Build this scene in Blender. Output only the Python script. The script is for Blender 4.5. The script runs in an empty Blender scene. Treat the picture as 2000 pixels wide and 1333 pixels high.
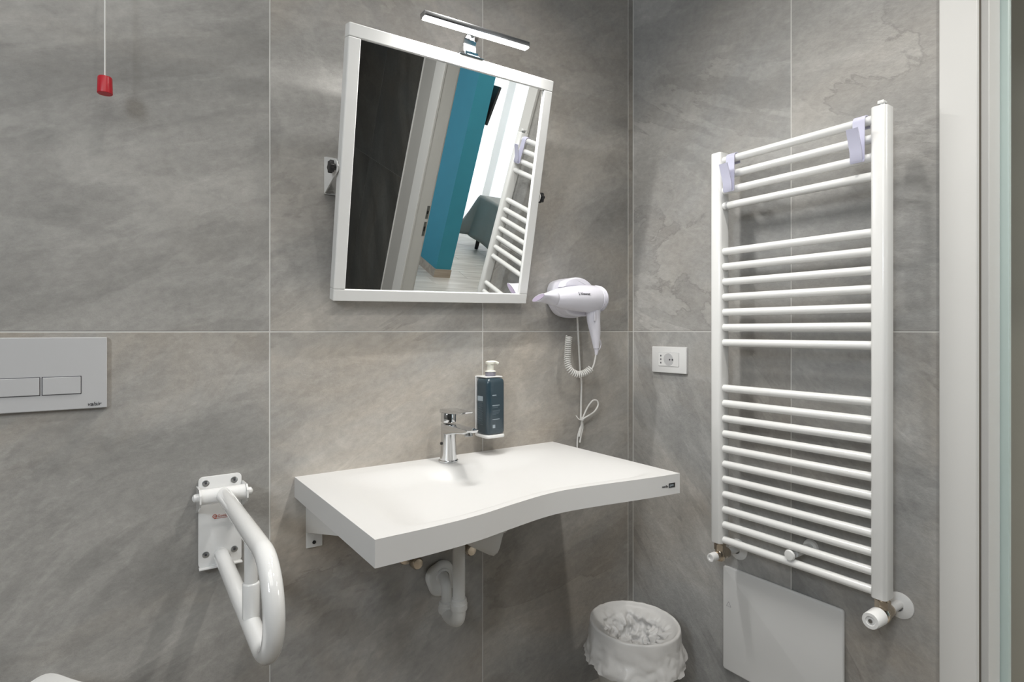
import bpy, bmesh, math, random
from mathutils import Vector, Matrix, noise as mnoise
random.seed(7)
PI = math.pi
SC = bpy.context.scene
COL = SC.collection

# ------------------------------------------------------------------ camera, world, light, exposure
cam_d = bpy.data.cameras.new('camera')
cam_d.sensor_width = 36.0
cam_d.lens = 1145.0 / 2000.0 * 36.0
cam_d.shift_y = -20.0 / 2000.0
cam_d.clip_start = 0.02
cam = bpy.data.objects.new('camera', cam_d)
COL.objects.link(cam)
cam.location = (0, 0, 1.204)
cam.rotation_euler = (PI / 2, 0, -math.radians(34.604))
SC.camera = cam

w = bpy.data.worlds.new('sky'); SC.world = w; w.use_nodes = True
bg = w.node_tree.nodes['Background']
bg.inputs[0].default_value = (0.75, 0.87, 1.0, 1); bg.inputs[1].default_value = 1.2

SC.view_settings.view_transform = 'Standard'
SC.view_settings.look = 'None'
SC.view_settings.exposure = 0.0
SC.view_settings.gamma = 1.0
SC.view_settings.use_curve_mapping = False


def area(name, loc, target, size, size_y, power, color):
    l = bpy.data.lights.new(name, 'AREA'); l.shape = 'RECTANGLE'
    l.size = size; l.size_y = size_y; l.energy = power; l.color = color
    o = bpy.data.objects.new(name, l); COL.objects.link(o)
    o.location = loc
    o.rotation_euler = (Vector(target) - Vector(loc)).to_track_quat('-Z', 'Y').to_euler()
    return o


# daylight: the bathroom's own window in the left wall, the bedroom's window wall, the sky outside
area('bathroom_window_light', (-1.84, -0.45, 2.22), (0.9, 1.4, 1.1), 0.5, 0.6, 34, (0.86, 0.93, 1.0))
area('bedroom_window_light', (4.6, -4.85, 1.4), (4.4, 0, 1.2), 3.2, 2.4, 170, (0.97, 0.98, 1.0))
area('bedroom_fill_light', (4.3, -2.4, 2.62), (4.3, -2.4, 0), 1.4, 1.4, 45, (1.0, 0.96, 0.9))  # added fill, not daylight: keeps the bedroom interior bright
# the bathroom's ceiling: an added area light as ambient fill, and a row of four small downlights
area('bathroom_fill_light', (-0.35, -0.3, 2.64), (-0.35, -0.3, 0), 1.4, 1.4, 15, (1.0, 0.97, 0.92))
for lx, ly, pw in ((0.95, 0.85, 27), (0.15, 0.85, 9), (0.95, 0.05, 40), (0.15, 0.05, 8)):
    l = bpy.data.lights.new('ceiling_downlight', 'SPOT'); l.energy = pw; l.shadow_soft_size = 0.04
    l.spot_size = math.radians(125); l.spot_blend = 0.75; l.color = (1.0, 0.965, 0.91)
    o = bpy.data.objects.new('ceiling_downlight', l); COL.objects.link(o)
    o.location = (lx, ly, 2.66)
area('corridor_fill_light', (2.2, -0.9, 2.64), (2.2, -0.9, 0), 0.5, 0.9, 26, (1.0, 0.97, 0.92))  # added fill to brighten the jambs, teal partition and taupe wall

# ------------------------------------------------------------------ materials


def mat(name, color, rough=0.4, metal=0.0, coat=0.0, var=0.04, vscale=8.0, bump=0.0, bscale=120.0, spec=0.5,
        trans=0.0, emit=None, subs=0.0):
    m = bpy.data.materials.new(name); m.use_nodes = True
    nt = m.node_tree; b = nt.nodes['Principled BSDF']
    tc = nt.nodes.new('ShaderNodeNewGeometry')
    nz = nt.nodes.new('ShaderNodeTexNoise'); nz.inputs['Scale'].default_value = vscale
    nz.inputs['Detail'].default_value = 4
    nt.links.new(tc.outputs['Position'], nz.inputs['Vector'])
    mr = nt.nodes.new('ShaderNodeMapRange')
    mr.inputs['To Min'].default_value = 1 - var; mr.inputs['To Max'].default_value = 1 + var
    nt.links.new(nz.outputs['Fac'], mr.inputs['Value'])
    vm = nt.nodes.new('ShaderNodeVectorMath'); vm.operation = 'SCALE'
    vm.inputs[0].default_value = color
    nt.links.new(mr.outputs[0], vm.inputs['Scale'])
    nt.links.new(vm.outputs[0], b.inputs['Base Color'])
    b.inputs['Roughness'].default_value = rough; b.inputs['Metallic'].default_value = metal
    b.inputs['Coat Weight'].default_value = coat; b.inputs['Coat Roughness'].default_value = 0.08
    b.inputs['Specular IOR Level'].default_value = spec
    b.inputs['Transmission Weight'].default_value = trans
    if emit:
        b.inputs['Emission Color'].default_value = (*emit[0], 1); b.inputs['Emission Strength'].default_value = emit[1]
    if bump:
        n2 = nt.nodes.new('ShaderNodeTexNoise'); n2.inputs['Scale'].default_value = bscale
        nt.links.new(tc.outputs['Position'], n2.inputs['Vector'])
        bp = nt.nodes.new('ShaderNodeBump'); bp.inputs['Strength'].default_value = bump
        bp.inputs['Distance'].default_value = 0.002
        nt.links.new(n2.outputs['Fac'], bp.inputs['Height']); nt.links.new(bp.outputs[0], b.inputs['Normal'])
    return m


def stone(name, dark, light, brown, angle_axis, ang, bright=1.0, brown_amt=0.6):
    """slate-look porcelain: cloudy diagonal drifts, brown stains, fine dark veins"""
    m = bpy.data.materials.new(name); m.use_nodes = True
    nt = m.node_tree; N = nt.nodes; L = nt.links; b = N['Principled BSDF']

    def node(t, **kw):
        n = N.new(t)
        for k, v in kw.items(): setattr(n, k, v)
        return n
    geo = node('ShaderNodeNewGeometry'); oi = node('ShaderNodeObjectInfo')
    off = node('ShaderNodeVectorMath', operation='SCALE'); off.inputs[0].default_value = (37.1, 21.7, 53.3)
    L.new(oi.outputs['Random'], off.inputs['Scale'])
    add = node('ShaderNodeVectorMath', operation='ADD')
    L.new(geo.outputs['Position'], add.inputs[0]); L.new(off.outputs[0], add.inputs[1])
    rot = node('ShaderNodeVectorRotate', rotation_type=angle_axis)
    ra = node('ShaderNodeMapRange'); ra.inputs['To Min'].default_value = ang - 0.45; ra.inputs['To Max'].default_value = ang + 0.45
    r7 = node('ShaderNodeMath', operation='MULTIPLY'); r7.inputs[1].default_value = 7.31; L.new(oi.outputs['Random'], r7.inputs[0])
    rf = node('ShaderNodeMath', operation='FRACT'); L.new(r7.outputs[0], rf.inputs[0])
    L.new(rf.outputs[0], ra.inputs['Value']); L.new(ra.outputs[0], rot.inputs['Angle'])
    L.new(add.outputs[0], rot.inputs['Vector'])

    def noise(scale, sv, detail=8, rough=0.6, dist=0.0):
        mp = node('ShaderNodeMapping'); mp.inputs['Scale'].default_value = sv
        L.new(rot.outputs[0], mp.inputs['Vector'])
        n = node('ShaderNodeTexNoise'); n.inputs['Scale'].default_value = scale
        n.inputs['Detail'].default_value = detail; n.inputs['Roughness'].default_value = rough
        n.inputs['Distortion'].default_value = dist
        L.new(mp.outputs[0], n.inputs['Vector']); return n.outputs['Fac']
    st = (0.65, 0.65, 1.3)
    n1 = noise(0.95, st, 10, 0.60, 1.1)
    n2 = noise(0.85, (0.8, 0.8, 1.4), 8, 0.62, 1.5)
    n3 = noise(60, (0.8, 0.8, 1.2), 6, 0.7)
    n4 = noise(1.3, (0.6, 0.6, 1.6), 10, 0.58, 1.6)
    n5 = noise(6.0, (0.7, 0.7, 1.4), 10, 0.75, 1.4)
    n6 = noise(22, (0.35, 0.35, 1.7), 6, 0.65, 0.8)
    cr = node('ShaderNodeValToRGB')
    cr.color_ramp.elements[0].position = 0.34; cr.color_ramp.elements[0].color = (*[c * bright for c in dark], 1)
    cr.color_ramp.elements[1].position = 0.66; cr.color_ramp.elements[1].color = (*[c * bright for c in light], 1)
    L.new(n1, cr.inputs[0])
    mx = node('ShaderNodeMix', data_type='RGBA')
    mrb = node('ShaderNodeMapRange'); mrb.inputs['From Min'].default_value = 0.44; mrb.inputs['From Max'].default_value = 0.66
    mrb.inputs['To Max'].default_value = brown_amt
    L.new(n2, mrb.inputs['Value'])
    rv = node('ShaderNodeMapRange'); rv.inputs['From Max'].default_value = 100.0; rv.inputs['To Max'].default_value = 1.4   # pass index of the tile = how brown it is
    L.new(oi.outputs['Object Index'], rv.inputs['Value'])
    rm = node('ShaderNodeMath', operation='MULTIPLY'); L.new(mrb.outputs[0], rm.inputs[0]); L.new(rv.outputs[0], rm.inputs[1])
    L.new(rm.outputs[0], mx.inputs['Factor'])
    L.new(cr.outputs[0], mx.inputs['A']); mx.inputs['B'].default_value = (*[c * bright for c in brown], 1)

    def mult(prev, fac, lo, hi, fmin=0.0, fmax=1.0):
        r = node('ShaderNodeMapRange'); r.inputs['From Min'].default_value = fmin; r.inputs['From Max'].default_value = fmax
        r.inputs['To Min'].default_value = lo; r.inputs['To Max'].default_value = hi
        L.new(fac, r.inputs['Value'])
        s = node('ShaderNodeVectorMath', operation='SCALE')
        L.new(prev, s.inputs[0]); L.new(r.outputs[0], s.inputs['Scale']); return s.outputs[0]
    c = mult(mx.outputs['Result'], n3, 0.87, 1.13, 0.25, 0.75)
    c = mult(c, n5, 0.86, 1.14, 0.25, 0.75)
    # thin veins where a warped noise crosses one half
    sb = node('ShaderNodeMath', operation='SUBTRACT'); sb.inputs[1].default_value = 0.47; L.new(n4, sb.inputs[0])
    ab = node('ShaderNodeMath', operation='ABSOLUTE'); L.new(sb.outputs[0], ab.inputs[0])
    inv = node('ShaderNodeMapRange'); inv.inputs['From Max'].default_value = 0.008; inv.inputs['To Min'].default_value = 1.0; inv.inputs['To Max'].default_value = 0.0
    L.new(ab.outputs[0], inv.inputs['Value'])
    gate = node('ShaderNodeMapRange'); gate.inputs['From Min'].default_value = 0.5; gate.inputs['From Max'].default_value = 0.6
    L.new(n2, gate.inputs['Value'])
    pr = node('ShaderNodeMath', operation='MULTIPLY'); L.new(inv.outputs[0], pr.inputs[0]); L.new(gate.outputs[0], pr.inputs[1])
    c = mult(c, pr.outputs[0], 1.0, 0.78)
    c = mult(c, n6, 1.0, 1.11, 0.58, 0.68)
    c = mult(c, n4, 0.92, 1.05, 0.46, 0.485)
    c = mult(c, n4, 0.96, 1.04, 0.56, 0.57)
    L.new(c, b.inputs['Base Color'])
    rr = node('ShaderNodeMapRange'); rr.inputs['To Min'].default_value = 0.42; rr.inputs['To Max'].default_value = 0.62
    L.new(n5, rr.inputs['Value']); L.new(rr.outputs[0], b.inputs['Roughness'])
    b.inputs['Specular IOR Level'].default_value = 0.35
    ba = node('ShaderNodeMath', operation='ADD'); L.new(n5, ba.inputs[0]); L.new(n3, ba.inputs[1])
    bp = node('ShaderNodeBump'); bp.inputs['Strength'].default_value = 0.35; bp.inputs['Distance'].default_value = 0.003
    L.new(ba.outputs[0], bp.inputs['Height']); L.new(bp.outputs[0], b.inputs['Normal'])
    return m


def wood(name, a, bcol):
    m = bpy.data.materials.new(name); m.use_nodes = True
    nt = m.node_tree; N = nt.nodes; L = nt.links; b = N['Principled BSDF']
    geo = N.new('ShaderNodeNewGeometry'); oi = N.new('ShaderNodeObjectInfo')
    off = N.new('ShaderNodeVectorMath'); off.operation = 'SCALE'; off.inputs[0].default_value = (13, 29, 7)
    L.new(oi.outputs['Random'], off.inputs['Scale'])
    ad = N.new('ShaderNodeVectorMath'); ad.operation = 'ADD'
    L.new(geo.outputs['Position'], ad.inputs[0]); L.new(off.outputs[0], ad.inputs[1])
    mp = N.new('ShaderNodeMapping'); mp.inputs['Scale'].default_value = (0.9, 9, 9); L.new(ad.outputs[0], mp.inputs['Vector'])
    nz = N.new('ShaderNodeTexNoise'); nz.inputs['Scale'].default_value = 2.2; nz.inputs['Detail'].default_value = 7
    nz.inputs['Distortion'].default_value = 0.6
    L.new(mp.outputs[0], nz.inputs['Vector'])
    cr = N.new('ShaderNodeValToRGB'); cr.color_ramp.elements[0].position = 0.35; cr.color_ramp.elements[1].position = 0.65
    cr.color_ramp.elements[0].color = (*a, 1); cr.color_ramp.elements[1].color = (*bcol, 1)
    L.new(nz.outputs['Fac'], cr.inputs[0]); L.new(cr.outputs[0], b.inputs['Base Color'])
    b.inputs['Roughness'].default_value = 0.35
    return m


def sheer(name):
    m = bpy.data.materials.new(name); m.use_nodes = True
    nt = m.node_tree; N = nt.nodes; L = nt.links
    N.remove(N['Principled BSDF']); out = N['Material Output']
    t = N.new('ShaderNodeBsdfTranslucent'); d = N.new('ShaderNodeBsdfDiffuse'); mx = N.new('ShaderNodeMixShader')
    nz = N.new('ShaderNodeTexNoise'); nz.inputs['Scale'].default_value = 300
    cr = N.new('ShaderNodeValToRGB'); cr.color_ramp.elements[0].color = (0.82, 0.84, 0.86, 1); cr.color_ramp.elements[1].color = (0.93, 0.94, 0.95, 1)
    L.new(nz.outputs['Fac'], cr.inputs[0]); L.new(cr.outputs[0], t.inputs[0]); L.new(cr.outputs[0], d.inputs[0])
    mx.inputs[0].default_value = 0.4
    L.new(t.outputs[0], mx.inputs[1]); L.new(d.outputs[0], mx.inputs[2]); L.new(mx.outputs[0], out.inputs[0])
    return m


DK = (0.272, 0.266, 0.252); LT = (0.445, 0.43, 0.405); BR = (0.43, 0.37, 0.30)
M = {}
M['tile_back'] = stone('slate_tile_back', DK, LT, BR, 'Y_AXIS', math.radians(28))
M['tile_right'] = stone('slate_tile_right', (0.285, 0.284, 0.276), (0.445, 0.441, 0.428), BR, 'X_AXIS', math.radians(-32))
M['tile_dark'] = stone('dark_slate_tile', (0.042, 0.043, 0.041), (0.085, 0.086, 0.081), (0.10, 0.075, 0.05), 'X_AXIS', 0.5, 1.0, 0.3)
M['tile_floor'] = stone('floor_tile', (0.22, 0.20, 0.175), (0.32, 0.295, 0.26), (0.30, 0.23, 0.17), 'Z_AXIS', 0.4)
M['grout'] = mat('grout', (0.60, 0.595, 0.57), 0.9, bump=0.2)
M['grout_dark'] = mat('dark_grout', (0.12, 0.12, 0.115), 0.9, bump=0.2)
M['paint'] = mat('white_paint', (0.78, 0.78, 0.76), 0.7, bump=0.05)
M['taupe'] = mat('taupe_paint', (0.38, 0.36, 0.30), 0.7, bump=0.05)
M['teal'] = mat('teal_paint', (0.028, 0.235, 0.315), 0.6, bump=0.05, var=0.06)
M['lacquer'] = mat('white_lacquer', (0.66, 0.655, 0.635), 0.42, var=0.015)
M['lacquer_grey'] = mat('grey_lacquer', (0.40, 0.39, 0.37), 0.42, var=0.03)
M['gasket'] = mat('brown_gasket', (0.15, 0.13, 0.105), 0.7)
M['edge'] = mat('teal_bounce_edge', (0.53, 0.63, 0.60), 0.35, var=0.02)  # greenish light from the teal wall is put into this casing colour
M['enamel'] = mat('white_enamel', (0.80, 0.80, 0.785), 0.22, coat=0.3, var=0.01)
M['enamel_gloss'] = mat('glossy_white_tube', (0.80, 0.80, 0.79), 0.08, coat=0.8, var=0.01)
M['solid'] = mat('solid_surface', (0.635, 0.63, 0.62), 0.42, var=0.008, vscale=3)
M['plastic'] = mat('white_plastic', (0.76, 0.76, 0.75), 0.32, var=0.01)
M['plastic_grey'] = mat('pearl_grey_plastic', (0.52, 0.52, 0.525), 0.35, var=0.01)
M['plastic_cool'] = mat('lilac_white_plastic', (0.735, 0.725, 0.79), 0.3, coat=0.3, var=0.01)
M['plastic_lav'] = mat('lavender_plastic', (0.60, 0.60, 0.74), 0.35, var=0.02)
M['plastic_lilac'] = mat('lilac_plastic', (0.52, 0.44, 0.58), 0.35)
M['plastic_pipe'] = mat('pipe_plastic', (0.70, 0.695, 0.67), 0.4, var=0.02)
M['plastic_shadow'] = mat('dark_gap', (0.05, 0.05, 0.06), 0.6)
M['black'] = mat('black_rubber', (0.015, 0.015, 0.016), 0.45, var=0.1)
M['chrome'] = mat('chrome', (0.66, 0.67, 0.68), 0.09, metal=1.0, var=0.01)
M['satin'] = mat('satin_chrome', (0.50, 0.51, 0.53), 0.22, metal=1.0, var=0.01)
M['steel'] = mat('steel_screw', (0.45, 0.46, 0.46), 0.3, metal=1.0)
M['nickel'] = mat('nickel_brass', (0.62, 0.54, 0.44), 0.22, metal=1.0, var=0.08, vscale=40)
M['red'] = mat('red_plastic', (0.52, 0.012, 0.025), 0.35, var=0.03)
M['cord'] = mat('white_cord', (0.78, 0.77, 0.74), 0.6)
M['bottle'] = mat('slate_blue_bottle', (0.028, 0.052, 0.068), 0.22, coat=0.4, var=0.06)
M['print'] = mat('pale_print', (0.34, 0.40, 0.44), 0.6)
M['print_dim'] = mat('dim_print', (0.10, 0.14, 0.165), 0.6)
M['print_dark'] = mat('dark_print', (0.03, 0.03, 0.035), 0.6)
M['print_red'] = mat('red_print', (0.45, 0.10, 0.06), 0.6)
M['badge'] = mat('black_badge', (0.02, 0.02, 0.02), 0.4)
M['pump'] = mat('ivory_pump', (0.80, 0.79, 0.70), 0.4)
M['collar'] = mat('grey_collar', (0.25, 0.24, 0.28), 0.4)
M['mirror'] = mat('mirror_silver', (0.90, 0.915, 0.91), 0.0, metal=1.0, var=0.0)
M['led'] = mat('led_diffuser', (0.9, 0.9, 0.9), 0.5, emit=((0.99, 0.99, 1.0), 8.0))
M['bag'] = mat('thin_white_film', (0.86, 0.85, 0.835), 0.28, var=0.03, vscale=20, bump=0.25, bscale=60)
def film(m):
    nt = m.node_tree; N = nt.nodes; L = nt.links; b = N['Principled BSDF']; out = N['Material Output']
    t = N.new('ShaderNodeBsdfTranslucent'); t.inputs[0].default_value = (0.86, 0.85, 0.83, 1); mx = N.new('ShaderNodeMixShader'); mx.inputs[0].default_value = 0.25
    L.new(b.outputs[0], mx.inputs[1]); L.new(t.outputs[0], mx.inputs[2]); L.new(mx.outputs[0], out.inputs[0])


film(M['bag'])
M['bin'] = mat('ivory_bin_plastic', (0.72, 0.70, 0.65), 0.4)
M['ceramic'] = mat('white_ceramic', (0.82, 0.82, 0.81), 0.12, coat=0.4, var=0.005)
M['bedspread'] = mat('grey_bedspread', (0.22, 0.225, 0.215), 0.75, var=0.12, vscale=5, bump=0.3, bscale=200)
M['bed_dark'] = mat('dark_bed_frame', (0.03, 0.028, 0.03), 0.5)
M['sheet'] = mat('white_sheet', (0.7, 0.7, 0.69), 0.8)
M['screen'] = mat('black_screen', (0.02, 0.022, 0.026), 0.18)
M['plank'] = wood('pale_oak_plank', (0.40, 0.375, 0.34), (0.60, 0.575, 0.535))
M['skirting'] = wood('oak_skirting', (0.30, 0.245, 0.19), (0.42, 0.35, 0.28))
M['sheer'] = sheer('sheer_white_fabric')
gl = mat('window_glass', (0.95, 0.97, 0.97), 0.0, trans=1.0, var=0.0); M['glass'] = gl

# ------------------------------------------------------------------ mesh builder


class MB:
    def __init__(self): self.bm = bmesh.new(); self.smooth = False

    def _merge(self, t, mtx=None):
        if mtx is not None: bmesh.ops.transform(t, matrix=mtx, verts=t.verts)
        me = bpy.data.meshes.new('t'); t.to_mesh(me); t.free()
        self.bm.from_mesh(me); bpy.data.meshes.remove(me); return self

    def box(self, x0, x1, y0, y1, z0, z1, bev=0.0, seg=2, mtx=None):
        t = bmesh.new(); bmesh.ops.create_cube(t, size=1)
        bmesh.ops.transform(t, matrix=Matrix.Translation(((x0 + x1) / 2, (y0 + y1) / 2, (z0 + z1) / 2)) @
                            Matrix.Diagonal((abs(x1 - x0), abs(y1 - y0), abs(z1 - z0), 1)), verts=t.verts)
        if bev: bmesh.ops.bevel(t, geom=t.edges[:], offset=bev, segments=seg, affect='EDGES', profile=0.5)
        return self._merge(t, mtx)

    def cyl(self, p0, p1, r0, r1=None, seg=24, bev=0.0, mtx=None):
        r1 = r0 if r1 is None else r1
        p0 = Vector(p0); p1 = Vector(p1); d = p1 - p0; L = d.length
        if bev:
            b = min(bev, L / 2.01)
            return self.lathe([(0, 0), (r0 - b, 0), (r0 - b * .3, b * .3), (r0, b), (r1, L - b), (r1 - b * .3, L - b * .3), (r1 - b, L), (0, L)], p0, d, seg, mtx)
        return self.lathe([(0, 0), (r0, 0), (r1, L), (0, L)], p0, d, seg, mtx)

    def lathe(self, prof, origin=(0, 0, 0), axis=(0, 0, 1), seg=24, mtx=None, sx=1.0, sy=1.0):
        t = bmesh.new(); q = Vector(axis).normalized().to_track_quat('Z', 'Y').to_matrix().to_4x4()
        q = Matrix.Translation(Vector(origin)) @ q
        rings = []
        for r, h in prof:
            if r < 1e-7: rings.append([t.verts.new((0, 0, h))])
            else: rings.append([t.verts.new((r * sx * math.cos(2 * PI * k / seg), r * sy * math.sin(2 * PI * k / seg), h)) for k in range(seg)])
        for a, b in zip(rings, rings[1:]):
            for k in range(seg):
                k2 = (k + 1) % seg
                if len(a) == 1 and len(b) == 1: continue
                if len(a) == 1: t.faces.new((a[0], b[k2], b[k]))
                elif len(b) == 1: t.faces.new((a[k], a[k2], b[0]))
                else: t.faces.new((a[k], a[k2], b[k2], b[k]))
        bmesh.ops.recalc_face_normals(t, faces=t.faces)
        bmesh.ops.transform(t, matrix=q, verts=t.verts)
        return self._merge(t, mtx)

    def tube(self, path, r, seg=12, caps=True, mtx=None, closed=False):
        t = bmesh.new(); P = [Vector(p) for p in path]; n = len(P)
        rad = r if isinstance(r, (list, tuple)) else [r] * n
        tang = []
        for i in range(n):
            a = P[i - 1] if (i > 0 or closed) else P[i]; b = P[(i + 1) % n] if (i < n - 1 or closed) else P[i]
            tang.append((b - a).normalized())
        up = Vector((0, 0, 1)) if abs(tang[0].z) < 0.9 else Vector((0, 1, 0))
        nrm = (up - tang[0] * up.dot(tang[0])).normalized(); rings = []
        for i in range(n):
            nrm = (nrm - tang[i] * nrm.dot(tang[i])).normalized(); bi = tang[i].cross(nrm)
            rings.append([t.verts.new(P[i] + (nrm * math.cos(2 * PI * k / seg) + bi * math.sin(2 * PI * k / seg)) * rad[i]) for k in range(seg)])
        prs = list(zip(rings, rings[1:])) + ([(rings[-1], rings[0])] if closed else [])
        for a, b in prs:
            for k in range(seg): t.faces.new((a[k], a[(k + 1) % seg], b[(k + 1) % seg], b[k]))
        if caps and not closed: t.faces.new(rings[0][::-1]); t.faces.new(rings[-1])
        bmesh.ops.recalc_face_normals(t, faces=t.faces)
        return self._merge(t, mtx)

    def prism(self, outline, vec, bev=0.0, seg=2, mtx=None):
        """closed planar outline of 3-D points pushed along vec"""
        t = bmesh.new(); vec = Vector(vec)
        a = [t.verts.new(Vector(p)) for p in outline]; b = [t.verts.new(Vector(p) + vec) for p in outline]
        n = len(a); f0 = t.faces.new(a); f1 = t.faces.new(b[::-1])
        for k in range(n): t.faces.new((a[k], a[(k + 1) % n], b[(k + 1) % n], b[k]))
        bmesh.ops.recalc_face_normals(t, faces=t.faces)
        if bev:
            ed = [e for e in t.edges if any(len(f.verts) == n and n != 4 for f in e.link_faces)] if n != 4 else t.edges[:]
            bmesh.ops.bevel(t, geom=ed, offset=bev, segments=seg, affect='EDGES', profile=0.5)
        return self._merge(t, mtx)

    def grid(self, f, nu, nv, closed_u=False, mtx=None):
        t = bmesh.new(); V = [[t.verts.new(f(i / (nu if closed_u else nu - 1), j / (nv - 1))) for j in range(nv)] for i in range(nu)]
        for i in range(nu if closed_u else nu - 1):
            for j in range(nv - 1):
                i2 = (i + 1) % nu
                t.faces.new((V[i][j], V[i2][j], V[i2][j + 1], V[i][j + 1]))
        bmesh.ops.recalc_face_normals(t, faces=t.faces)
        return self._merge(t, mtx)

    def text(self, s, size, depth, mtx, align='LEFT', sx=1.0):
        cu = bpy.data.curves.new('t', 'FONT'); cu.body = s; cu.size = size; cu.extrude = depth; cu.align_x = align
        cu.resolution_u = 3
        o = bpy.data.objects.new('t', cu); COL.objects.link(o)
        dg = bpy.context.evaluated_depsgraph_get()
        me = bpy.data.meshes.new_from_object(o.evaluated_get(dg))
        t = bmesh.new(); t.from_mesh(me)
        bpy.data.objects.remove(o); bpy.data.curves.remove(cu); bpy.data.meshes.remove(me)
        return self._merge(t, mtx @ Matrix.Diagonal((sx, 1, 1, 1)))

    def obj(self, name, material, parent=None, smooth=True, angle=40, origin=None):
        bm = self.bm
        xs = [v.co for v in bm.verts]
        lo = Vector((min(v.x for v in xs), min(v.y for v in xs), min(v.z for v in xs)))
        hi = Vector((max(v.x for v in xs), max(v.y for v in xs), max(v.z for v in xs)))
        c = (lo + hi) / 2
        if parent is None: c.z = lo.z
        if origin is not None: c = Vector(origin)
        bmesh.ops.translate(bm, vec=-c, verts=bm.verts)
        if smooth:
            for f in bm.faces: f.smooth = True
            for e in bm.edges:
                if len(e.link_faces) == 2 and e.calc_face_angle(0) > math.radians(angle): e.smooth = False
        me = bpy.data.meshes.new(name); bm.to_mesh(me); bm.free()
        me.materials.append(M[material])
        o = bpy.data.objects.new(name, me); COL.objects.link(o)
        wl = c.copy()
        if parent is not None:
            o.parent = parent; p = parent
            while p is not None: wl -= p.location; p = p.parent
        o.location = wl
        return o


def thing(name, label, cat, loc, group=None):
    o = bpy.data.objects.new(name, None); COL.objects.link(o); o.location = loc; o.empty_display_size = 0.05
    o['label'] = label; o['category'] = cat
    if group: o['group'] = group
    return o


def tag(o, label, cat, group=None):
    o['label'] = label; o['category'] = cat
    if group: o['group'] = group
    return o


def struct(o, label=None):
    o['kind'] = 'structure'
    if label: o['label'] = label
    return o


def crom(pts, n):
    """Catmull-Rom through points"""
    P = [Vector(p) for p in pts]; P = [P[0] * 2 - P[1]] + P + [P[-1] * 2 - P[-2]]; out = []
    for i in range(1, len(P) - 2):
        for k in range(n):
            t = k / n; a, b, c, d = P[i - 1], P[i], P[i + 1], P[i + 2]
            out.append(0.5 * ((2 * b) + (c - a) * t + (2 * a - 5 * b + 4 * c - d) * t * t + (3 * b - a - 3 * c + d) * t ** 3))
    out.append(P[-2]); return out


def rrect(w_, h_, r, n=5):
    """rounded rectangle outline, 2-D, centred"""
    o = []
    for cx, cy, a0 in ((w_ / 2 - r, h_ / 2 - r, 0), (-w_ / 2 + r, h_ / 2 - r, 90), (-w_ / 2 + r, -h_ / 2 + r, 180), (w_ / 2 - r, -h_ / 2 + r, 270)):
        for k in range(n + 1):
            a = math.radians(a0 + 90 * k / n); o.append((cx + r * math.cos(a), cy + r * math.sin(a)))
    return o


def sm(a, b, x):
    t = max(0.0, min(1.0, (x - a) / (b - a))); return t * t * (3 - 2 * t)


# frames for flat print: on the back wall (facing -Y) and on the right wall (facing -X)
def face_y(x, y, z, rz=0.0): return Matrix.Translation((x, y, z)) @ Matrix.Rotation(rz, 4, 'Z') @ Matrix.Rotation(PI / 2, 4, 'X')


XR = 1.568; YB = 1.5; ZJ = 1.2018; CEIL = 2.68; XL = -1.9; YF = -1.95

# ------------------------------------------------------------------ room shell
# back wall: grout bed with recessed joints and a tile per slab
wb = struct(MB().box(XL, XR + 0.1, YB + 0.0008, YB + 0.12, -0.02, CEIL).obj('wall_back', 'grout', smooth=False), 'back wall of large grey slate-look tiles with pale joints')
G = 0.0016
xs = [XL, -1.492, -0.887, -0.282, 0.3232, 0.9284, 1.5434, XR]
zs = [0.0, ZJ, 2.4036, CEIL]
for i in range(len(xs) - 1):
    for j in range(3):
        MB().box(xs[i] + G, xs[i + 1] - G, YB, YB + 0.009, zs[j] + G, zs[j + 1] - G, 0.0007, 1).obj('tile', 'tile_back', wb, smooth=False).pass_index = ((70, 85, 85, 80, 75, 80), (40, 35, 30, 60, 65, 60), (40,) * 6)[j][i - 1 if i else 0]
wr = struct(MB().box(XR + 0.0008, XR + 0.077, 0.5, YB + 0.002, -0.02, CEIL).obj('wall_right', 'grout', smooth=False), 'right wall of grey slate-look tiles behind the towel radiator')
ys = [0.505, 0.9033, YB - 0.0005]
for i in range(2):
    for j in range(3):
        MB().box(XR, XR + 0.009, ys[i] + G, ys[i + 1] - G, zs[j] + G, zs[j + 1] - G, 0.0007, 1).obj('tile', 'tile_right', wr, smooth=False).pass_index = (60, 28, 30)[j]
# wall beyond the door: dark slate, seen in the mirror
wd = struct(MB().box(XR + 0.0022, XR + 0.077, YF, -0.40, -0.02, CEIL).obj('wall_right', 'grout_dark', smooth=False), 'dark slate-tiled wall beyond the doorway, seen in the mirror')
yd = [YF, -1.27, -0.667]
for i in range(2):
    for j in range(3):
        MB().box(XR, XR + 0.009, yd[i] + G, yd[i + 1] - G, zs[j] + G, zs[j + 1] - G, 0.0007, 1).obj('tile', 'tile_dark', wd, smooth=False).pass_index = 60
struct(MB().box(XR + 0.002, XR + 0.077, -0.42, 0.52, 2.16, CEIL).obj('wall_right', 'paint', smooth=False), 'wall over the door opening')
struct(MB().box(XL - 0.1, XL, YF, YB + 0.1, 0.0, CEIL).obj('wall_left', 'tile_right', smooth=False), 'left wall of the bathroom')
struct(MB().box(XL - 0.1, XR + 0.08, YF - 0.1, YF, 0.0, CEIL).obj('wall_front', 'tile_dark', smooth=False), 'wall behind the camera')
struct(MB().box(XL - 0.1, XR + 0.08, YF - 0.1, YB + 0.1, CEIL, CEIL + 0.08).obj('ceiling', 'paint', smooth=False), 'white bathroom ceiling')
fl = struct(MB().box(XL - 0.1, XR + 0.04, YF - 0.1, YB + 0.1, -0.08, -0.002).obj('floor', 'grout_dark', smooth=False), 'brown-grey tiled bathroom floor')
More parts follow.
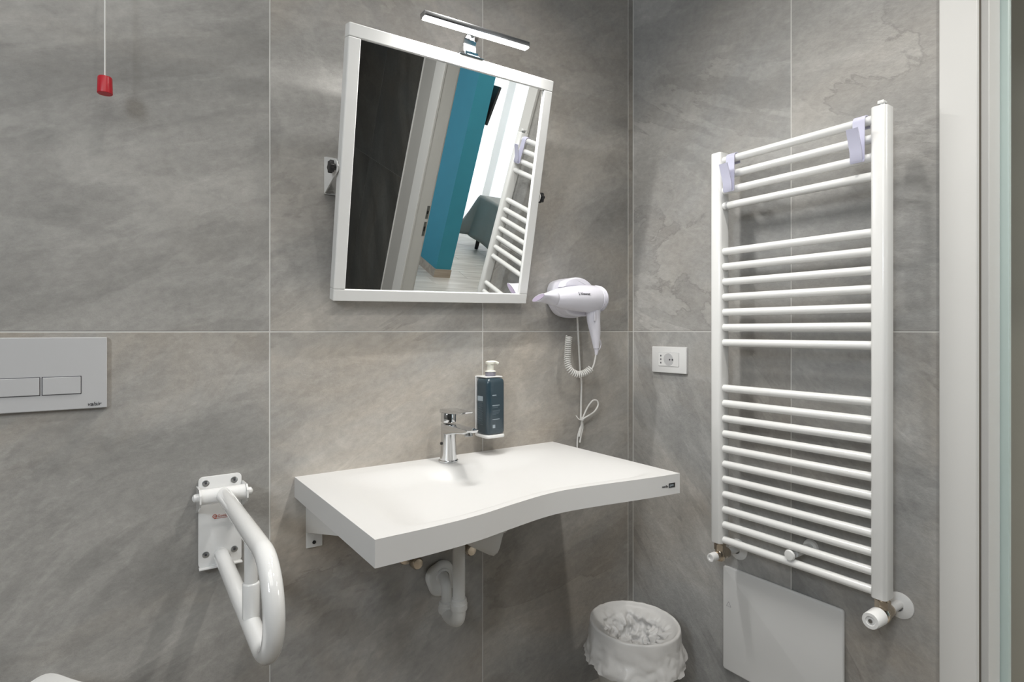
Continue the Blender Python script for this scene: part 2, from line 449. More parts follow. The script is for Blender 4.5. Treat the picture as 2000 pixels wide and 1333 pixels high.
for i in range(6):
    for j in range(6):
        x0 = XL + i * 0.6; y0 = YF + j * 0.6; x1 = min(x0 + 0.6, XR + 0.003); y1 = min(y0 + 0.6, YB + 0.003)
        if x1 - x0 > 0.05 and y1 - y0 > 0.05:
            MB().box(x0 + G, x1 - G, y0 + G, y1 - G, -0.01, 0.0, 0.0007, 1).obj('tile', 'tile_floor', fl, smooth=False)

# door lining and casing
dr = struct(thing('door_1', 'white lacquered door frame at the right edge, no leaf in view', 'x', (XR + 0.04, 0.05, 0)))
del dr['category']
DH = 2.10
MB().box(1.5535, 1.5679, 0.4743, 0.545, 0, DH + 0.07, 0.0025).obj('architrave', 'lacquer', dr, smooth=False)
MB().box(1.566, 1.660, 0.480, 0.505, 0, DH, 0.001).obj('gasket', 'gasket', dr, smooth=False)
MB().box(1.598, 1.668, 0.466, 0.482, 0, DH, 0.002).obj('jamb', 'lacquer', dr, smooth=False)
MB().box(1.672, 1.690, 0.4515, 0.54, 0, DH + 0.07, 0.003).obj('architrave', 'edge', dr, smooth=False)['label'] = 'casing strip on the corridor side, teal bounce light tinted into its colour'
MB().box(1.5535, 1.5679, -0.455, -0.372, 0, DH + 0.07, 0.0025).obj('architrave', 'lacquer', dr, smooth=False)
MB().box(1.566, 1.646, -0.395, -0.376, 0, DH, 0.002).obj('jamb', 'lacquer', dr, smooth=False)
MB().box(1.648, 1.664, -0.47, -0.400, 0, DH + 0.07, 0.0025).obj('architrave', 'lacquer', dr, smooth=False)
MB().box(1.560, 1.5679, -0.500, -0.455, 0, DH + 0.07, 0.0015).obj('casing_strip', 'lacquer', dr, smooth=False)
MB().box(1.562, 1.5679, -0.655, -0.500, 0, DH + 0.07, 0.0015).obj('side_panel', 'lacquer_grey', dr, smooth=False)['label'] = 'grey panel beside the far casing'
MB().box(1.558, 1.5679, -0.667, -0.655, 0, DH + 0.07, 0.0015).obj('casing_strip', 'lacquer', dr, smooth=False)
MB().box(1.5535, 1.5679, -0.372, 0.4743, DH, DH + 0.07, 0.0025).obj('architrave', 'lacquer', dr, smooth=False)
MB().box(1.566, 1.664, -0.376, 0.466, DH, DH + 0.02, 0.001).obj('jamb', 'lacquer', dr, smooth=False)
for z0, z1 in ((0.93, 1.02), (1.04, 1.12)):
    MB().box(1.626, 1.644, -0.3762, -0.3742, z0, z1, 0.0008).obj('strike_plate', 'steel', dr, smooth=False)
    MB().box(1.631, 1.640, -0.3752, -0.3738, z0 + 0.03, z1 - 0.03).obj('latch_hole', 'black', dr, smooth=False)

# bedroom and corridor beyond the doorway (seen in the mirror)
fb = struct(MB().box(1.61, 6.6, -4.75, 2.2, -0.09, -0.012).obj('floor', 'gasket', smooth=False), 'pale oak plank floor of the bedroom beyond the door')
pm = None
y = -4.75; row = 0
while y < 2.0:
    x = 1.61 - (row * 0.47) % 1.2
    while x < 6.6:
        x0 = max(x, 1.61); x1 = min(x + 1.2, 6.6)
        if x1 - x0 > 0.05:
            MB().box(x0 + 0.001, x1 - 0.001, y + 0.001, y + 0.199, -0.012, 0.0, 0.0015, 1).obj('plank', 'plank', fb, smooth=False)
        x += 1.2
    y += 0.2; row += 1
struct(MB().box(1.61, 6.7, -4.9, 2.3, 2.68, 2.76).obj('ceiling', 'paint', smooth=False), 'white bedroom ceiling')
pt = struct(MB().box(2.775, 2.949, -4.66, -2.147, 0, 2.68).obj('wall_partition', 'teal', smooth=False), 'teal painted partition end wall seen in the mirror')
struct(MB().prism([(2.949, -4.6, 0), (2.949, -2.13, 0), (2.761, -2.13, 0), (2.761, -4.6, 0), (2.775, -4.6, 0), (2.775, -2.147, 0), (2.949, -2.147, 0)], (0, 0, 0.085)).obj('baseboard_partition', 'skirting', smooth=False), 'oak skirting around the teal partition')
struct(MB().box(2.51, 2.75, -0.45, 2.3, 0, 2.68).obj('wall_corridor', 'taupe', smooth=False), 'taupe corridor wall glimpsed past the door frame')
struct(MB().box(1.66, 2.75, 2.1, 2.2, 0, 2.68).obj('wall_corridor', 'taupe', smooth=False), 'corridor end wall')
struct(MB().box(1.65, 2.80, -4.76, -4.66, 0, 2.68).obj('wall_corridor', 'paint', smooth=False), 'corridor end wall behind the partition')
struct(MB().box(6.5, 6.6, -4.75, 0.2, 0, 2.68).obj('wall_bedroom', 'paint', smooth=False), 'far bedroom wall')
struct(MB().box(2.75, 6.6, -0.05, 0.05, 0, 2.68).obj('wall_bedroom', 'paint', smooth=False), 'bedroom side wall')
# window wall: sill zone, lintel, frame with two panes
struct(MB().box(2.949, 6.6, -4.75, -4.60, 2.45, 2.68).obj('wall_window', 'paint', smooth=False), 'lintel over the bedroom window')
struct(MB().box(2.949, 3.05, -4.75, -4.60, 0, 2.45).obj('wall_window', 'paint', smooth=False), 'wall beside the bedroom window')
struct(MB().box(6.3, 6.6, -4.75, -4.60, 0, 2.45).obj('wall_window', 'paint', smooth=False), 'wall beside the bedroom window')
wn = struct(thing('window_1', 'tall bedroom window behind sheer curtains', 'x', (4.6, -4.66, 0))); del wn['category']
for x0 in (3.05, 4.66, 6.22):
    MB().box(x0, x0 + (0.08 if x0 != 4.66 else 0.16), -4.70, -4.62, 0.0, 2.45, 0.004).obj('window_frame', 'lacquer', wn, smooth=False)
for z0 in (0.0, 1.02, 2.37):
    MB().box(3.05, 6.30, -4.695, -4.625, z0, z0 + 0.07, 0.004).obj('window_frame', 'lacquer', wn, smooth=False)
for x0, x1 in ((3.13, 4.66), (4.82, 6.22)):
    MB().box(x0, x1, -4.664, -4.656, 0.07, 2.37).obj('pane', 'glass', wn, smooth=False)


def curtain(x0, x1, y, z0, z1, seed):
    n = int((x1 - x0) / 0.012)

    def f(u, v):
        x = x0 + (x1 - x0) * u
        a = 0.022 * math.sin(u * (x1 - x0) * 62 + 1.3 * math.sin(u * 9 + seed)) + 0.012 * math.sin(u * 31 + seed)
        return Vector((x, y + a * (0.55 + 0.45 * (1 - v)), z0 + (z1 - z0) * v))
    return MB().grid(f, n, 9)


for k, (x0, x1) in enumerate(((3.0, 4.50), (4.60, 6.4))):
    o = curtain(x0, x1, -4.36, 0.02, 2.55, k * 2.1).obj('curtain', 'sheer', angle=180)
    tag(o, ('sheer white floor-length curtain next to the teal partition in the mirror', 'sheer white curtain above the grey bed in the mirror')[k], 'curtain', 'sheer curtains of the bedroom window')
    MB().cyl((x0, -4.36, 2.56), (x1, -4.36, 2.56), 0.012).obj('rail', 'lacquer', o)

# bed with a grey bedspread
bd = thing('bed', 'bed on dark legs under a grey bedspread, reflected in the mirror', 'bed', (4.8, -2.6, 0))
MB().box(3.84, 5.9, -3.26, -1.85, 0.22, 0.32, 0.01).obj('frame', 'bed_dark', bd, smooth=False)
MB().box(3.83, 5.9, -3.27, -1.84, 0.32, 0.62, 0.05, 3).obj('mattress', 'sheet', bd)
for lx, ly in ((3.88, -3.22), (5.8, -3.22), (3.88, -1.95), (5.8, -1.95)):
    MB().cyl((lx, ly, 0.0), (lx, ly, 0.22), 0.022, 0.03).obj('leg', 'bed_dark', bd)


def spread():
    # top sheet with draped front (-X) and left (-Y) sides and a flaring corner
    x0, x1, y0, y1, zt = 3.80, 5.85, -3.29, -1.83, 0.655
    nu, nv = 60, 56; D = 0.52

    def f(u, v):
        s = -D + u * (x1 - x0 + D); t = -D + v * (y1 - y0 + D)
        hx = max(0.0, -s); hy = max(0.0, -t)
        x = x0 + max(0.0, s); yy = y0 + max(0.0, t)
        drop = math.hypot(hx, hy) if (hx > 0 and hy > 0) else hx + hy
        drop = min(drop, D * 1.10)
        fl_ = 0.10 + (0.28 if (hx > 0 and hy > 0) else 0.0)
        x -= fl_ * hx + 0.012 * hx / D * math.sin(t * 14) * (1 if hx > 0 else 0); yy -= fl_ * hy + 0.012 * hy / D * math.sin(s * 13)
        r = 0.03
        z = zt - max(0.0, drop - r * 0.4) * 0.985
        return Vector((x, yy, max(0.012, z)))
    return MB().grid(f, nu, nv)


o = spread().obj('bedspread', 'bedspread', angle=180)
so = o.modifiers.new('thick', 'SOLIDIFY'); so.thickness = 0.006; so.offset = 1
tag(o, 'grey bedspread draped over the bed in the mirror', 'bedspread')

# wall television, edge-on behind the partition
tv = thing('television', 'thin black wall television seen edge-on past the teal partition', 'television', (2.99, -2.6, 1.5))
tm = Matrix.Translation((2.972, -2.6, 1.53)) @ Matrix.Rotation(math.radians(9), 4, 'Y')
MB().box(-0.004, 0.022, -0.44, 0.435, 0.0, 0.36, 0.005, mtx=tm).obj('housing', 'black', tv, smooth=False)
MB().box(0.022, 0.024, -0.425, 0.42, 0.015, 0.345, mtx=tm).obj('screen', 'screen', tv, smooth=False)
MB().box(2.949, 3.03, -2.7, -2.5, 1.70, 1.82, 0.004).obj('wall_mount', 'bed_dark', tv, smooth=False)

# ------------------------------------------------------------------ washbasin
wbs = thing('washbasin', 'white solid-surface washbasin slab with a concave front, fixed to the wall', 'washbasin', (0.79, YB, 0.78))
FE = [(.381, .970), (.50, .9735), (.60, .984), (.70, 1.006), (.79, 1.0235), (.86, 1.027), (.95, 1.017), (1.05, 1.001), (1.12, .991), (1.196, .983)]
FEs = crom([(a, b, 0) for a, b in FE], 16)


def yfront(x):
    for a, b in zip(FEs, FEs[1:]):
        if a.x <= x <= b.x + 1e-9: return a.y + (b.y - a.y) * (x - a.x) / max(1e-9, b.x - a.x)
    return FEs[0].y if x < FEs[0].x else FEs[-1].y


BX0, BX1, BZ = 0.381, 1.196, 0.842


def bowl(x, v):
    s = sm(0.425, 0.60, x) * (1 - sm(0.93, 1.175, x))
    g = (0.35 * sm(0.10, 0.30, v) + 0.65 * sm(0.12, 0.75, v)) * (1 - sm(0.865, 0.955, v))
    y_ = YB - (YB - yfront(x)) * v
    d = math.hypot((x - 0.777) / 0.075, (y_ - 1.452) / 0.085)
    bump = 1 - sm(0.75, 1.5, d)
    return 0.062 * s * g * (1 - bump)


NX, NY = 110, 90


def top(u, v):
    x = BX0 + (BX1 - BX0) * u
    return Vector((x, YB - (YB - yfront(x)) * v - 0.0, BZ - bowl(x, v)))


def under(u, v):
    x = BX0 + (BX1 - BX0) * u
    return Vector((x, YB - (YB - yfront(x)) * v, BZ - 0.050 - max(0.0, bowl(x, v) - 0.036) * 0.9))


mb = MB(); mb.grid(top, NX, NY); mb.grid(under, 60, 40)
ring = []
N2 = 80
for k in range(N2): ring.append((BX0 + (BX1 - BX0) * k / (N2 - 1), None))
t = bmesh.new()
loop = [(x, yfront(x)) for x, _ in ring] + [(BX1, YB), (BX0, YB)]
a = [t.verts.new((x, y_, BZ)) for x, y_ in loop]; b = [t.verts.new((x, y_, BZ - 0.050)) for x, y_ in loop]
for k in range(len(loop)): t.faces.new((a[k], a[(k + 1) % len(loop)], b[(k + 1) % len(loop)], b[k]))
bmesh.ops.recalc_face_normals(t, faces=t.faces); mb._merge(t)
mb.obj('basin', 'solid', wbs, angle=50)
# drain lid at the front of the bowl
xd, vd = 0.69, 0.80
pd = top((xd - BX0) / (BX1 - BX0), vd)
MB().lathe([(0, 0), (0.034, 0), (0.034, 0.002), (0, 0.002)], pd + Vector((0, 0, 0.0005)), (0, 0.03, 1), 28).obj('drain_gap', 'plastic_shadow', wbs)
MB().lathe([(0, 0), (0.030, 0), (0.030, 0.005), (0.027, 0.007), (0, 0.0075)], pd + Vector((0, 0, 0.0015)), (0, 0.03, 1), 28).obj('drain_lid', 'solid', wbs)
# maker's badge on the front edge near the right corner: dark word with a black box
xa, xb = 1.137, 1.178
ya, yb2 = yfront(xa), yfront(xb); rz = math.atan2(yb2 - ya, xb - xa)
bm_ = face_y(xa, ya - 0.0012, BZ - 0.031, rz)
MB().box(0.021, 0.0415, -0.001, 0.010, -0.0004, 0.0003, 0.0, mtx=bm_).obj('badge', 'badge', wbs, smooth=False)
MB().text('media', 0.0088, 0.0003, bm_ @ Matrix.Translation((-0.0015, 0.0012, 0)), sx=0.92).obj('lettering', 'print_dark', wbs, smooth=False)
MB().text('pan', 0.0092, 0.0002, bm_ @ Matrix.Translation((0.0232, 0.0025, 0.0005))).obj('lettering', 'print', wbs, smooth=False)
# angled steel wall brackets under the slab
for x0 in (0.4079, 1.13):
    m_ = MB()
    m_.box(x0, x0 + 0.040, YB - 0.006, YB, 0.660, 0.79, 0.0015)
    m_.prism([(x0, YB - 0.004, 0.70), (x0, YB - 0.004, 0.7915), (x0, YB - 0.33, 0.7915), (x0, YB - 0.33, 0.783)], (0.005, 0, 0))
    br = m_.obj('bracket', 'enamel', wbs, smooth=False)
    MB().cyl((x0 + 0.019, YB - 0.006, 0.673), (x0 + 0.019, YB - 0.009, 0.673), 0.0045, bev=0.001, seg=16).obj('screw', 'black', br)

# mixer tap
tp = thing('mixer_tap', 'chrome single-lever mixer tap standing on the back ledge of the washbasin', 'tap', (0.777, 1.4365, BZ))
tx, ty = 0.777, 1.4365
MB().lathe([(0, 0), (0.027, 0), (0.0272, 0.004), (0.025, 0.006), (0, 0.006)], (tx, ty, BZ + 0.0005), (0, 0, 1), 36).obj('base_ring', 'chrome', tp)
MB().lathe([(0.0, 0.006), (0.0235, 0.006), (0.0215, 0.03), (0.0205, 0.06), (0.0207, 0.092), (0.0212, 0.105), (0.0205, 0.106), (0, 0.106)], (tx, ty, BZ), (0, 0, 1), 40).obj('body', 'chrome', tp)


def slab_section(stations):
    """sections along -Y: (y, z centre, half width, half height)"""
    mb_ = MB(); t_ = bmesh.new(); rings = []
    for y_, z_, hw, hh in stations:
        last = 1.1 if (y_, z_, hw, hh) == stations[-1] else (0.6 if (y_, z_, hw, hh) == stations[-2] else 0.0)
        rings.append([t_.verts.new((tx + p[0], y_ - last * p[1], z_ + p[1])) for p in rrect(2 * hw, 2 * hh, min(hw, hh) * 0.55, 3)])
    for a_, b_ in zip(rings, rings[1:]):
        n = len(a_)
        for k in range(n): t_.faces.new((a_[k], a_[(k + 1) % n], b_[(k + 1) % n], b_[k]))
    t_.faces.new(rings[0][::-1]); t_.faces.new(rings[-1]); bmesh.ops.recalc_face_normals(t_, faces=t_.faces)
    return mb_._merge(t_)


sp = slab_section([(ty + 0.006, BZ + 0.090, 0.020, 0.017), (ty - 0.02, BZ + 0.092, 0.0205, 0.015), (ty - 0.06, BZ + 0.096, 0.0205, 0.0095), (ty - 0.10, BZ + 0.0985, 0.020, 0.0075), (ty - 0.120, BZ + 0.099, 0.0190, 0.0062), (ty - 0.128, BZ + 0.1000, 0.0175, 0.0035)]).obj('spout', 'chrome', tp)
MB().cyl((tx, ty - 0.110, BZ + 0.094), (tx, ty - 0.111, BZ + 0.085), 0.011, bev=0.001).obj('aerator', 'steel', sp)
MB().lathe([(0, 0), (0.0205, 0), (0.0212, 0.003), (0.0212, 0.022), (0.0195, 0.026), (0, 0.027)], (tx, ty, BZ + 0.110), (0, 0, 1), 36).obj('cartridge_cap', 'chrome', tp)
slab_section([(ty + 0.018, BZ + 0.139, 0.0175, 0.006), (ty - 0.02, BZ + 0.142, 0.020, 0.006), (ty - 0.06, BZ + 0.1435, 0.019, 0.0045), (ty - 0.100, BZ + 0.1455, 0.0170, 0.0032), (ty - 0.105, BZ + 0.1465, 0.0155, 0.0018)]).obj('lever', 'chrome', tp)
MB().cyl((tx - 0.0235, ty, BZ + 0.052), (tx - 0.0195, ty, BZ + 0.052), 0.004, seg=12).obj('index_dot', 'black', tp)

# siphon and pipes under the basin
dp = thing('drain_trap', 'white plastic drain trap and pipes hanging under the washbasin', 'drain trap', (0.73, 1.32, 0.45))
px_, py_ = 0.7586, 1.345
qx, qy = 0.768, 1.43
MB().cyl((px_, py_, 0.49), (px_, py_, 0.770), 0.0165, seg=28).obj('down_pipe', 'plastic_pipe', dp)
NUT = [(0.017, 0), (0.0215, 0.0), (0.0225, 0.003), (0.0225, 0.016), (0.0205, 0.018), (0.0205, 0.028), (0.0165, 0.030)]
MB().lathe(NUT, (px_, py_, 0.473), (0, 0, 1), 28).obj('union_nut', 'plastic_pipe', dp)
MB().lathe(NUT, (qx, qy, 0.430), (0, 0, 1), 28).obj('union_nut', 'plastic_pipe', dp)
path = crom([(px_, py_, 0.495), (px_, py_, 0.47), (px_ + 0.0005, py_ + 0.006, 0.447), (px_ + 0.003, py_ + 0.026, 0.4345), (px_ + 0.006, py_ + 0.055, 0.429), (qx - 0.001, qy - 0.008, 0.431), (qx, qy, 0.447), (qx, qy, 0.46)], 8)
MB().tube(path, 0.0182, 24).obj('trap_bend', 'plastic_pipe', dp)
path = crom([(qx, qy, 0.452), (qx, qy, 0.485), (qx + 0.002, qy + 0.008, 0.503), (qx + 0.007, qy + 0.028, 0.511), (0.781, 1.475, 0.510), (0.783, YB - 0.004, 0.508)], 8)
MB().tube(path, 0.0145, 20).obj('wall_elbow', 'plastic_pipe', dp)
ca_, sa_ = math.cos(0.38), math.sin(0.38)
ro = [(0.781 + q[0] * ca_ - q[1] * sa_, YB - 0.001, 0.500 + q[0] * sa_ + q[1] * ca_) for q in rrect(0.088, 0.094, 0.034, 6)]
MB().prism(ro, (0, -0.022, 0), 0.010, 3).obj('wall_rosette', 'plastic_pipe', dp)
MB().lathe([(0.020, 0), (0.0225, 0.0), (0.0225, 0.004), (0.020, 0.006), (0.0155, 0.006)], (0.7825, YB - 0.023, 0.509), (0, -1, 0), 28).obj('rosette_ring', 'plastic_pipe', dp)
# tapered outlet body behind the pipe
t = bmesh.new()
secs = [(0.70, 0.765, 0.70, 0.020), (0.76, 0.765, 0.655, 0.024), (0.815, 0.765, 0.622, 0.025), (0.829, 0.765, 0.616, 0.024), (0.842, 0.765, 0.622, 0.023), (0.850, 0.765, 0.648, 0.022), (0.857, 0.765, 0.668, 0.022), (0.868, 0.765, 0.670, 0.022), (0.873, 0.765, 0.69, 0.022)]
rings = [[t.verts.new((x, 1.30 + hw * p[0], (z1 + z0) / 2 + (z1 - z0) / 2 * p[1])) for p in ((-1, 1), (-1, -0.8), (-0.6, -1), (0.6, -1), (1, -0.8), (1, 1))] for x, z1, z0, hw in secs]
for a_, b_ in zip(rings, rings[1:]):
    for k in range(6): t.faces.new((a_[k], a_[(k + 1) % 6], b_[(k + 1) % 6], b_[k]))
t.faces.new(rings[0][::-1]); t.faces.new(rings[-1]); bmesh.ops.recalc_face_normals(t, faces=t.faces)
MB()._merge(t).obj('outlet_body', 'plastic_pipe', dp, angle=60)

# angle valves of the tap
for k, (vx, lab) in enumerate(((0.680, 'chrome angle valve on the wall left of the drain trap'), (0.846, 'chrome angle valve behind and right of the drain pipe'))):
    zv = 0.583
    v_ = thing('angle_valve', lab, 'valve', (vx, YB, zv), 'angle valves under the washbasin')
    MB().lathe([(0, 0), (0.026, 0), (0.024, 0.004), (0.010, 0.007), (0, 0.007)], (vx, YB - 0.0005, zv), (0, -1, 0), 24).obj('rosette', 'nickel', v_)
    MB().cyl((vx, YB - 0.005, zv), (vx, YB - 0.058, zv), 0.010, seg=20).obj('body', 'nickel', v_)
    MB().lathe([(0, 0), (0.014, 0), (0.0165, 0.003), (0.0165, 0.018), (0.013, 0.024), (0, 0.025)], (vx, YB - 0.052, zv), (0, -1, 0), 20).obj('knob', 'nickel', v_)
    MB().cyl((vx, YB - 0.04, zv + 0.008), (vx, YB - 0.04, zv + 0.036), 0.009, seg=6).obj('compression_nut', 'nickel', v_)
    MB().tube(crom([(vx, YB - 0.04, zv + 0.03), (vx, YB - 0.04, 0.70), (vx + (0.77 - vx) * .35, YB - 0.05, 0.75), (0.77 + (-0.012 if k == 0 else 0.014), 1.452, 0.788)], 6), 0.005, 10).obj('supply_hose', 'steel', v_)

# ------------------------------------------------------------------ tilting mirror
MM = Matrix.Translation((0.760, 1.390, 1.600)) @ Matrix.Rotation(math.radians(0.5), 4, 'Z') @ Matrix.Rotation(math.radians(13.2), 4, 'X') @ Matrix.Rotation(math.radians(-0.88), 4, 'Y')
mr_ = thing('tilting_mirror', 'white-framed wall mirror tilted down over the washbasin', 'mirror', (0.76, 1.45, 1.27))
W2, H2, FW, TH = 0.300, 0.3255, 0.030, 0.030
for (x0, x1, z0, z1) in ((-W2, W2, H2 - FW, H2), (-W2, W2, -H2, -H2 + FW), (-W2, -W2 + FW, -H2 + FW, H2 - FW), (W2 - FW, W2, -H2 + FW, H2 - FW)):
    MB().box(x0, x1, 0.0, TH, z0, z1, 0.0022, 2, MM).obj('frame', 'enamel', mr_, smooth=False)
MB().box(-W2 + FW - 0.002, W2 - FW + 0.002, 0.006, 0.010, -H2 + FW - 0.002, H2 - FW + 0.002, 0, 1, MM).obj('glass', 'mirror', mr_, smooth=False)
MB().box(-W2 + FW, W2 - FW, 0.011, 0.018, -H2 + FW, H2 - FW, 0, 1, MM).obj('back_panel', 'plastic_shadow', mr_, smooth=False)
for s in (-1, 1):
    bx = 0.4565 if s < 0 else 1.0645
    th = 0.003
    zc = 1.600 if s < 0 else 1.606
    br = MB()
    br.prism([(bx, YB - 0.001, zc + 0.047), (bx, YB - 0.085, zc + 0.021), (bx, YB - 0.100, zc + 0.013), (bx, YB - 0.106, zc), (bx, YB - 0.100, zc - 0.012), (bx, YB - 0.001, zc - 0.048)], (th * s, 0, 0))
    br.box(bx - 0.030 * s, bx, YB - 0.004, YB - 0.0005, zc - 0.048, zc + 0.047)
    b_ = br.obj('wall_bracket', 'enamel', mr_, smooth=False)
    kx = bx + th * s
    kp = [(0.0145 + 0.0018 * math.cos(6 * 2 * PI * k / 48)) for k in range(48)]
    m_ = MB()
    m_.prism([(kx + 0.005 * s, 1.410 + kp[k] * math.cos(2 * PI * k / 48), zc + kp[k] * math.sin(2 * PI * k / 48)) for k in range(48)], (0.011 * s, 0, 0), 0.002, 2)
    m_.cyl((kx, 1.410, zc), (kx + 0.006 * s, 1.410, zc), 0.007, seg=16)
    m_.obj('clamp_knob', 'black', mr_, angle=35)
    MB().cyl((bx - 0.004 * s, 1.410, zc), (bx, 1.410, zc), 0.010, seg=20).obj('spacer', 'enamel', mr_)

# mirror lamp: LED bar on a chrome arm clipped to the frame top
la = thing('mirror_lamp', 'chrome LED bar lamp glowing white above the tilted mirror', 'lamp', (0.77, 1.30, 1.915))
LM = Matrix.Translation((0.784, 1.286, 1.967)) @ Matrix.Rotation(math.radians(-2.0), 4, 'Y') @ Matrix.Rotation(math.radians(0.5), 4, 'Z')
MB().box(-0.158, 0.158, -0.009, 0.017, 0.0005, 0.0145, 0.0025, 2, LM).obj('bar_housing', 'satin', la)
MB().box(-0.156, 0.156, -0.0078, 0.0120, -0.0030, 0.0005, 0.002, 2, LM).obj('led_diffuser', 'led', la)
l = bpy.data.lights.new('led_light', 'AREA'); l.shape = 'RECTANGLE'; l.size = 0.30; l.size_y = 0.020; l.energy = 6.5
l.color = (1.0, 0.985, 0.955)
o = bpy.data.objects.new('led_light', l); COL.objects.link(o)
o.matrix_world = LM @ Matrix.Translation((0, 0.0036, -0.0056)) @ Matrix.Rotation(math.radians(-12), 4, 'X')
ax = 0.785
am = MB()
am.prism([(0, 0.028, -0.0455), (0, 0.042, -0.0425), (0, 0.047, -0.040), (0, 0.0485, -0.012), (0, 0.044, -0.001), (0, 0.030, 0.003), (0, 0.018, 0.003), (0, 0.018, 0.0065), (0, 0.032, 0.0065), (0, 0.047, 0.002), (0, 0.052, -0.011), (0, 0.0505, -0.040), (0, 0.045, -0.0465), (0, 0.032, -0.0485)], (0.036, 0, 0), mtx=Matrix.Translation((ax - 0.018, 1.286, 1.968)))
am.obj('arm', 'chrome', la, smooth=True, angle=50)
CM = MM @ Matrix.Translation((0.0, 0, H2))
MB().box(-0.012, 0.062, -0.002, TH + 0.002, 0.0005, 0.004, 0.001, 1, CM).obj('clip', 'chrome', la, smooth=False)
MB().box(0.006, 0.046, 0.004, TH - 0.001, 0.004, 0.014, 0.001, 1, CM).obj('arm_foot', 'chrome', la, smooth=False)

# ------------------------------------------------------------------ towel radiator
rd = thing('towel_radiator', 'white ladder towel radiator on the right wall beside the door', 'radiator', (1.50, 0.85, 0.58))
ZT, ZB_ = 1.722, 0.586
for (y0, y1) in ((0.6135, 0.6485), (1.0505, 1.0865)):
    oc = [(1.4775 + p[0], (y0 + y1) / 2 + p[1], ZB_) for p in rrect(0.045, y1 - y0, 0.010, 5)]
    MB().prism(oc, (0, 0, ZT - ZB_), 0.0018, 2).obj('post', 'enamel', rd)
dz = (1.6955 - 0.5952) / 25.0
for i in list(range(0, 4)) + list(range(6, 13)) + list(range(15, 26)):
    z = 1.6975 - dz * i
    MB().cyl((1.4735, 0.640, z), (1.4735, 1.060, z), 0.0108, seg=20).obj('bar', 'enamel', rd)
zz = 1.6975 - dz * 3
MB().lathe([(0.0108, 0), (0.0122, 0.001), (0.0122, 0.006), (0.0108, 0.007)], (1.4735, 1.0355, zz), (0, 1, 0), 20).obj('joint_ring', 'plastic_grey', rd)
MB().cyl((1.478, 0.631, ZT), (1.478, 0.631, ZT + 0.008), 0.009, seg=6).obj('vent_nut', 'steel', rd)
MB().box(1.468, 1.488, 0.624, 0.638, ZT + 0.007, ZT + 0.015, 0.002).obj('vent_plug', 'plastic', rd, smooth=False)
# wall fixings: a through-pin with front button low in the middle, sockets behind the posts
for (yk, zk, btn) in ((0.8465, 0.6185, True),):
    fx = MB().cyl((1.485, yk, zk), (XR - 0.001, yk, zk), 0.011, seg=18).obj('wall_fixing', 'plastic', rd)
    MB().lathe([(0, 0), (0.021, 0), (0.019, 0.006), (0.011, 0.008)], (XR - 0.0005, yk, zk), (-1, 0, 0), 24).obj('wall_disc', 'plastic', fx)
    if btn:
        MB().lathe([(0, 0), (0.006, 0), (0.006, 0.02), (0.0135, 0.021), (0.0145, 0.024), (0.012, 0.028), (0, 0.0295)], (1.487, yk, zk), (-1, 0, 0), 24).obj('front_button', 'plastic', fx)

def rad_valve(yv, lab, big):
    zv = 0.548
    v_ = thing('radiator_valve', lab, 'valve', (1.478, yv, 0.50), 'radiator valves')
    MB().cyl((1.478, yv, 0.5855), (1.478, yv, 0.579), 0.0145, seg=24).obj('collar', 'nickel', v_)
    MB().cyl((1.478, yv, 0.580), (1.478, yv, 0.562), 0.0165, seg=6).obj('union_nut', 'nickel', v_, angle=20)
    MB().lathe([(0, 0), (0.013, 0.002), (0.0175, 0.012), (0.0175, 0.022), (0.012, 0.032), (0, 0.034)], (1.478, yv, 0.530), (0, 0, 1), 24).obj('valve_body', 'nickel', v_)
    MB().cyl((1.478, yv, zv), (1.512, yv, zv), 0.0155, seg=24, bev=0.003).obj('side_port', 'nickel', v_)
    MB().cyl((1.510, yv, zv), (XR - 0.001, yv, zv), 0.0105, seg=24).obj('pipe_sleeve', 'plastic', v_)
    MB().lathe([(0, 0), (0.031, 0), (0.0305, 0.003), (0.024, 0.006), (0.011, 0.008), (0.011, 0.012)], (XR - 0.0005, yv, zv - 0.004), (-1, 0, 0), 36).obj('rosette', 'plastic', v_)
    r = 0.0195 if big else 0.0125
    x1 = 1.417 if big else 1.432
    MB().cyl((1.468, yv, zv), (1.455, yv, zv), 0.013, seg=20).obj('neck', 'nickel', v_)
    MB().lathe([(0, 0), (r, 0), (r * 1.02, 0.002), (r * 0.96, 1.458 - x1 - 0.003), (r * 0.90, 1.458 - x1), (r * .55, 1.458 - x1), (r * .5, 1.458 - x1 - 0.002), (0, 1.458 - x1 - 0.002)], (1.458, yv, zv), (-1, 0, 0), 32).obj('cap', 'plastic', v_)
    if big: MB().cyl((x1 + 0.003, yv, zv), (x1 - 0.0003, yv, zv), 0.0045, seg=16).obj('cap_screw', 'steel', v_)


rad_valve(0.630, 'larger valve with a white knob and brass body under the right radiator post', True)
rad_valve(1.068, 'small capped brass valve under the left radiator post', False)

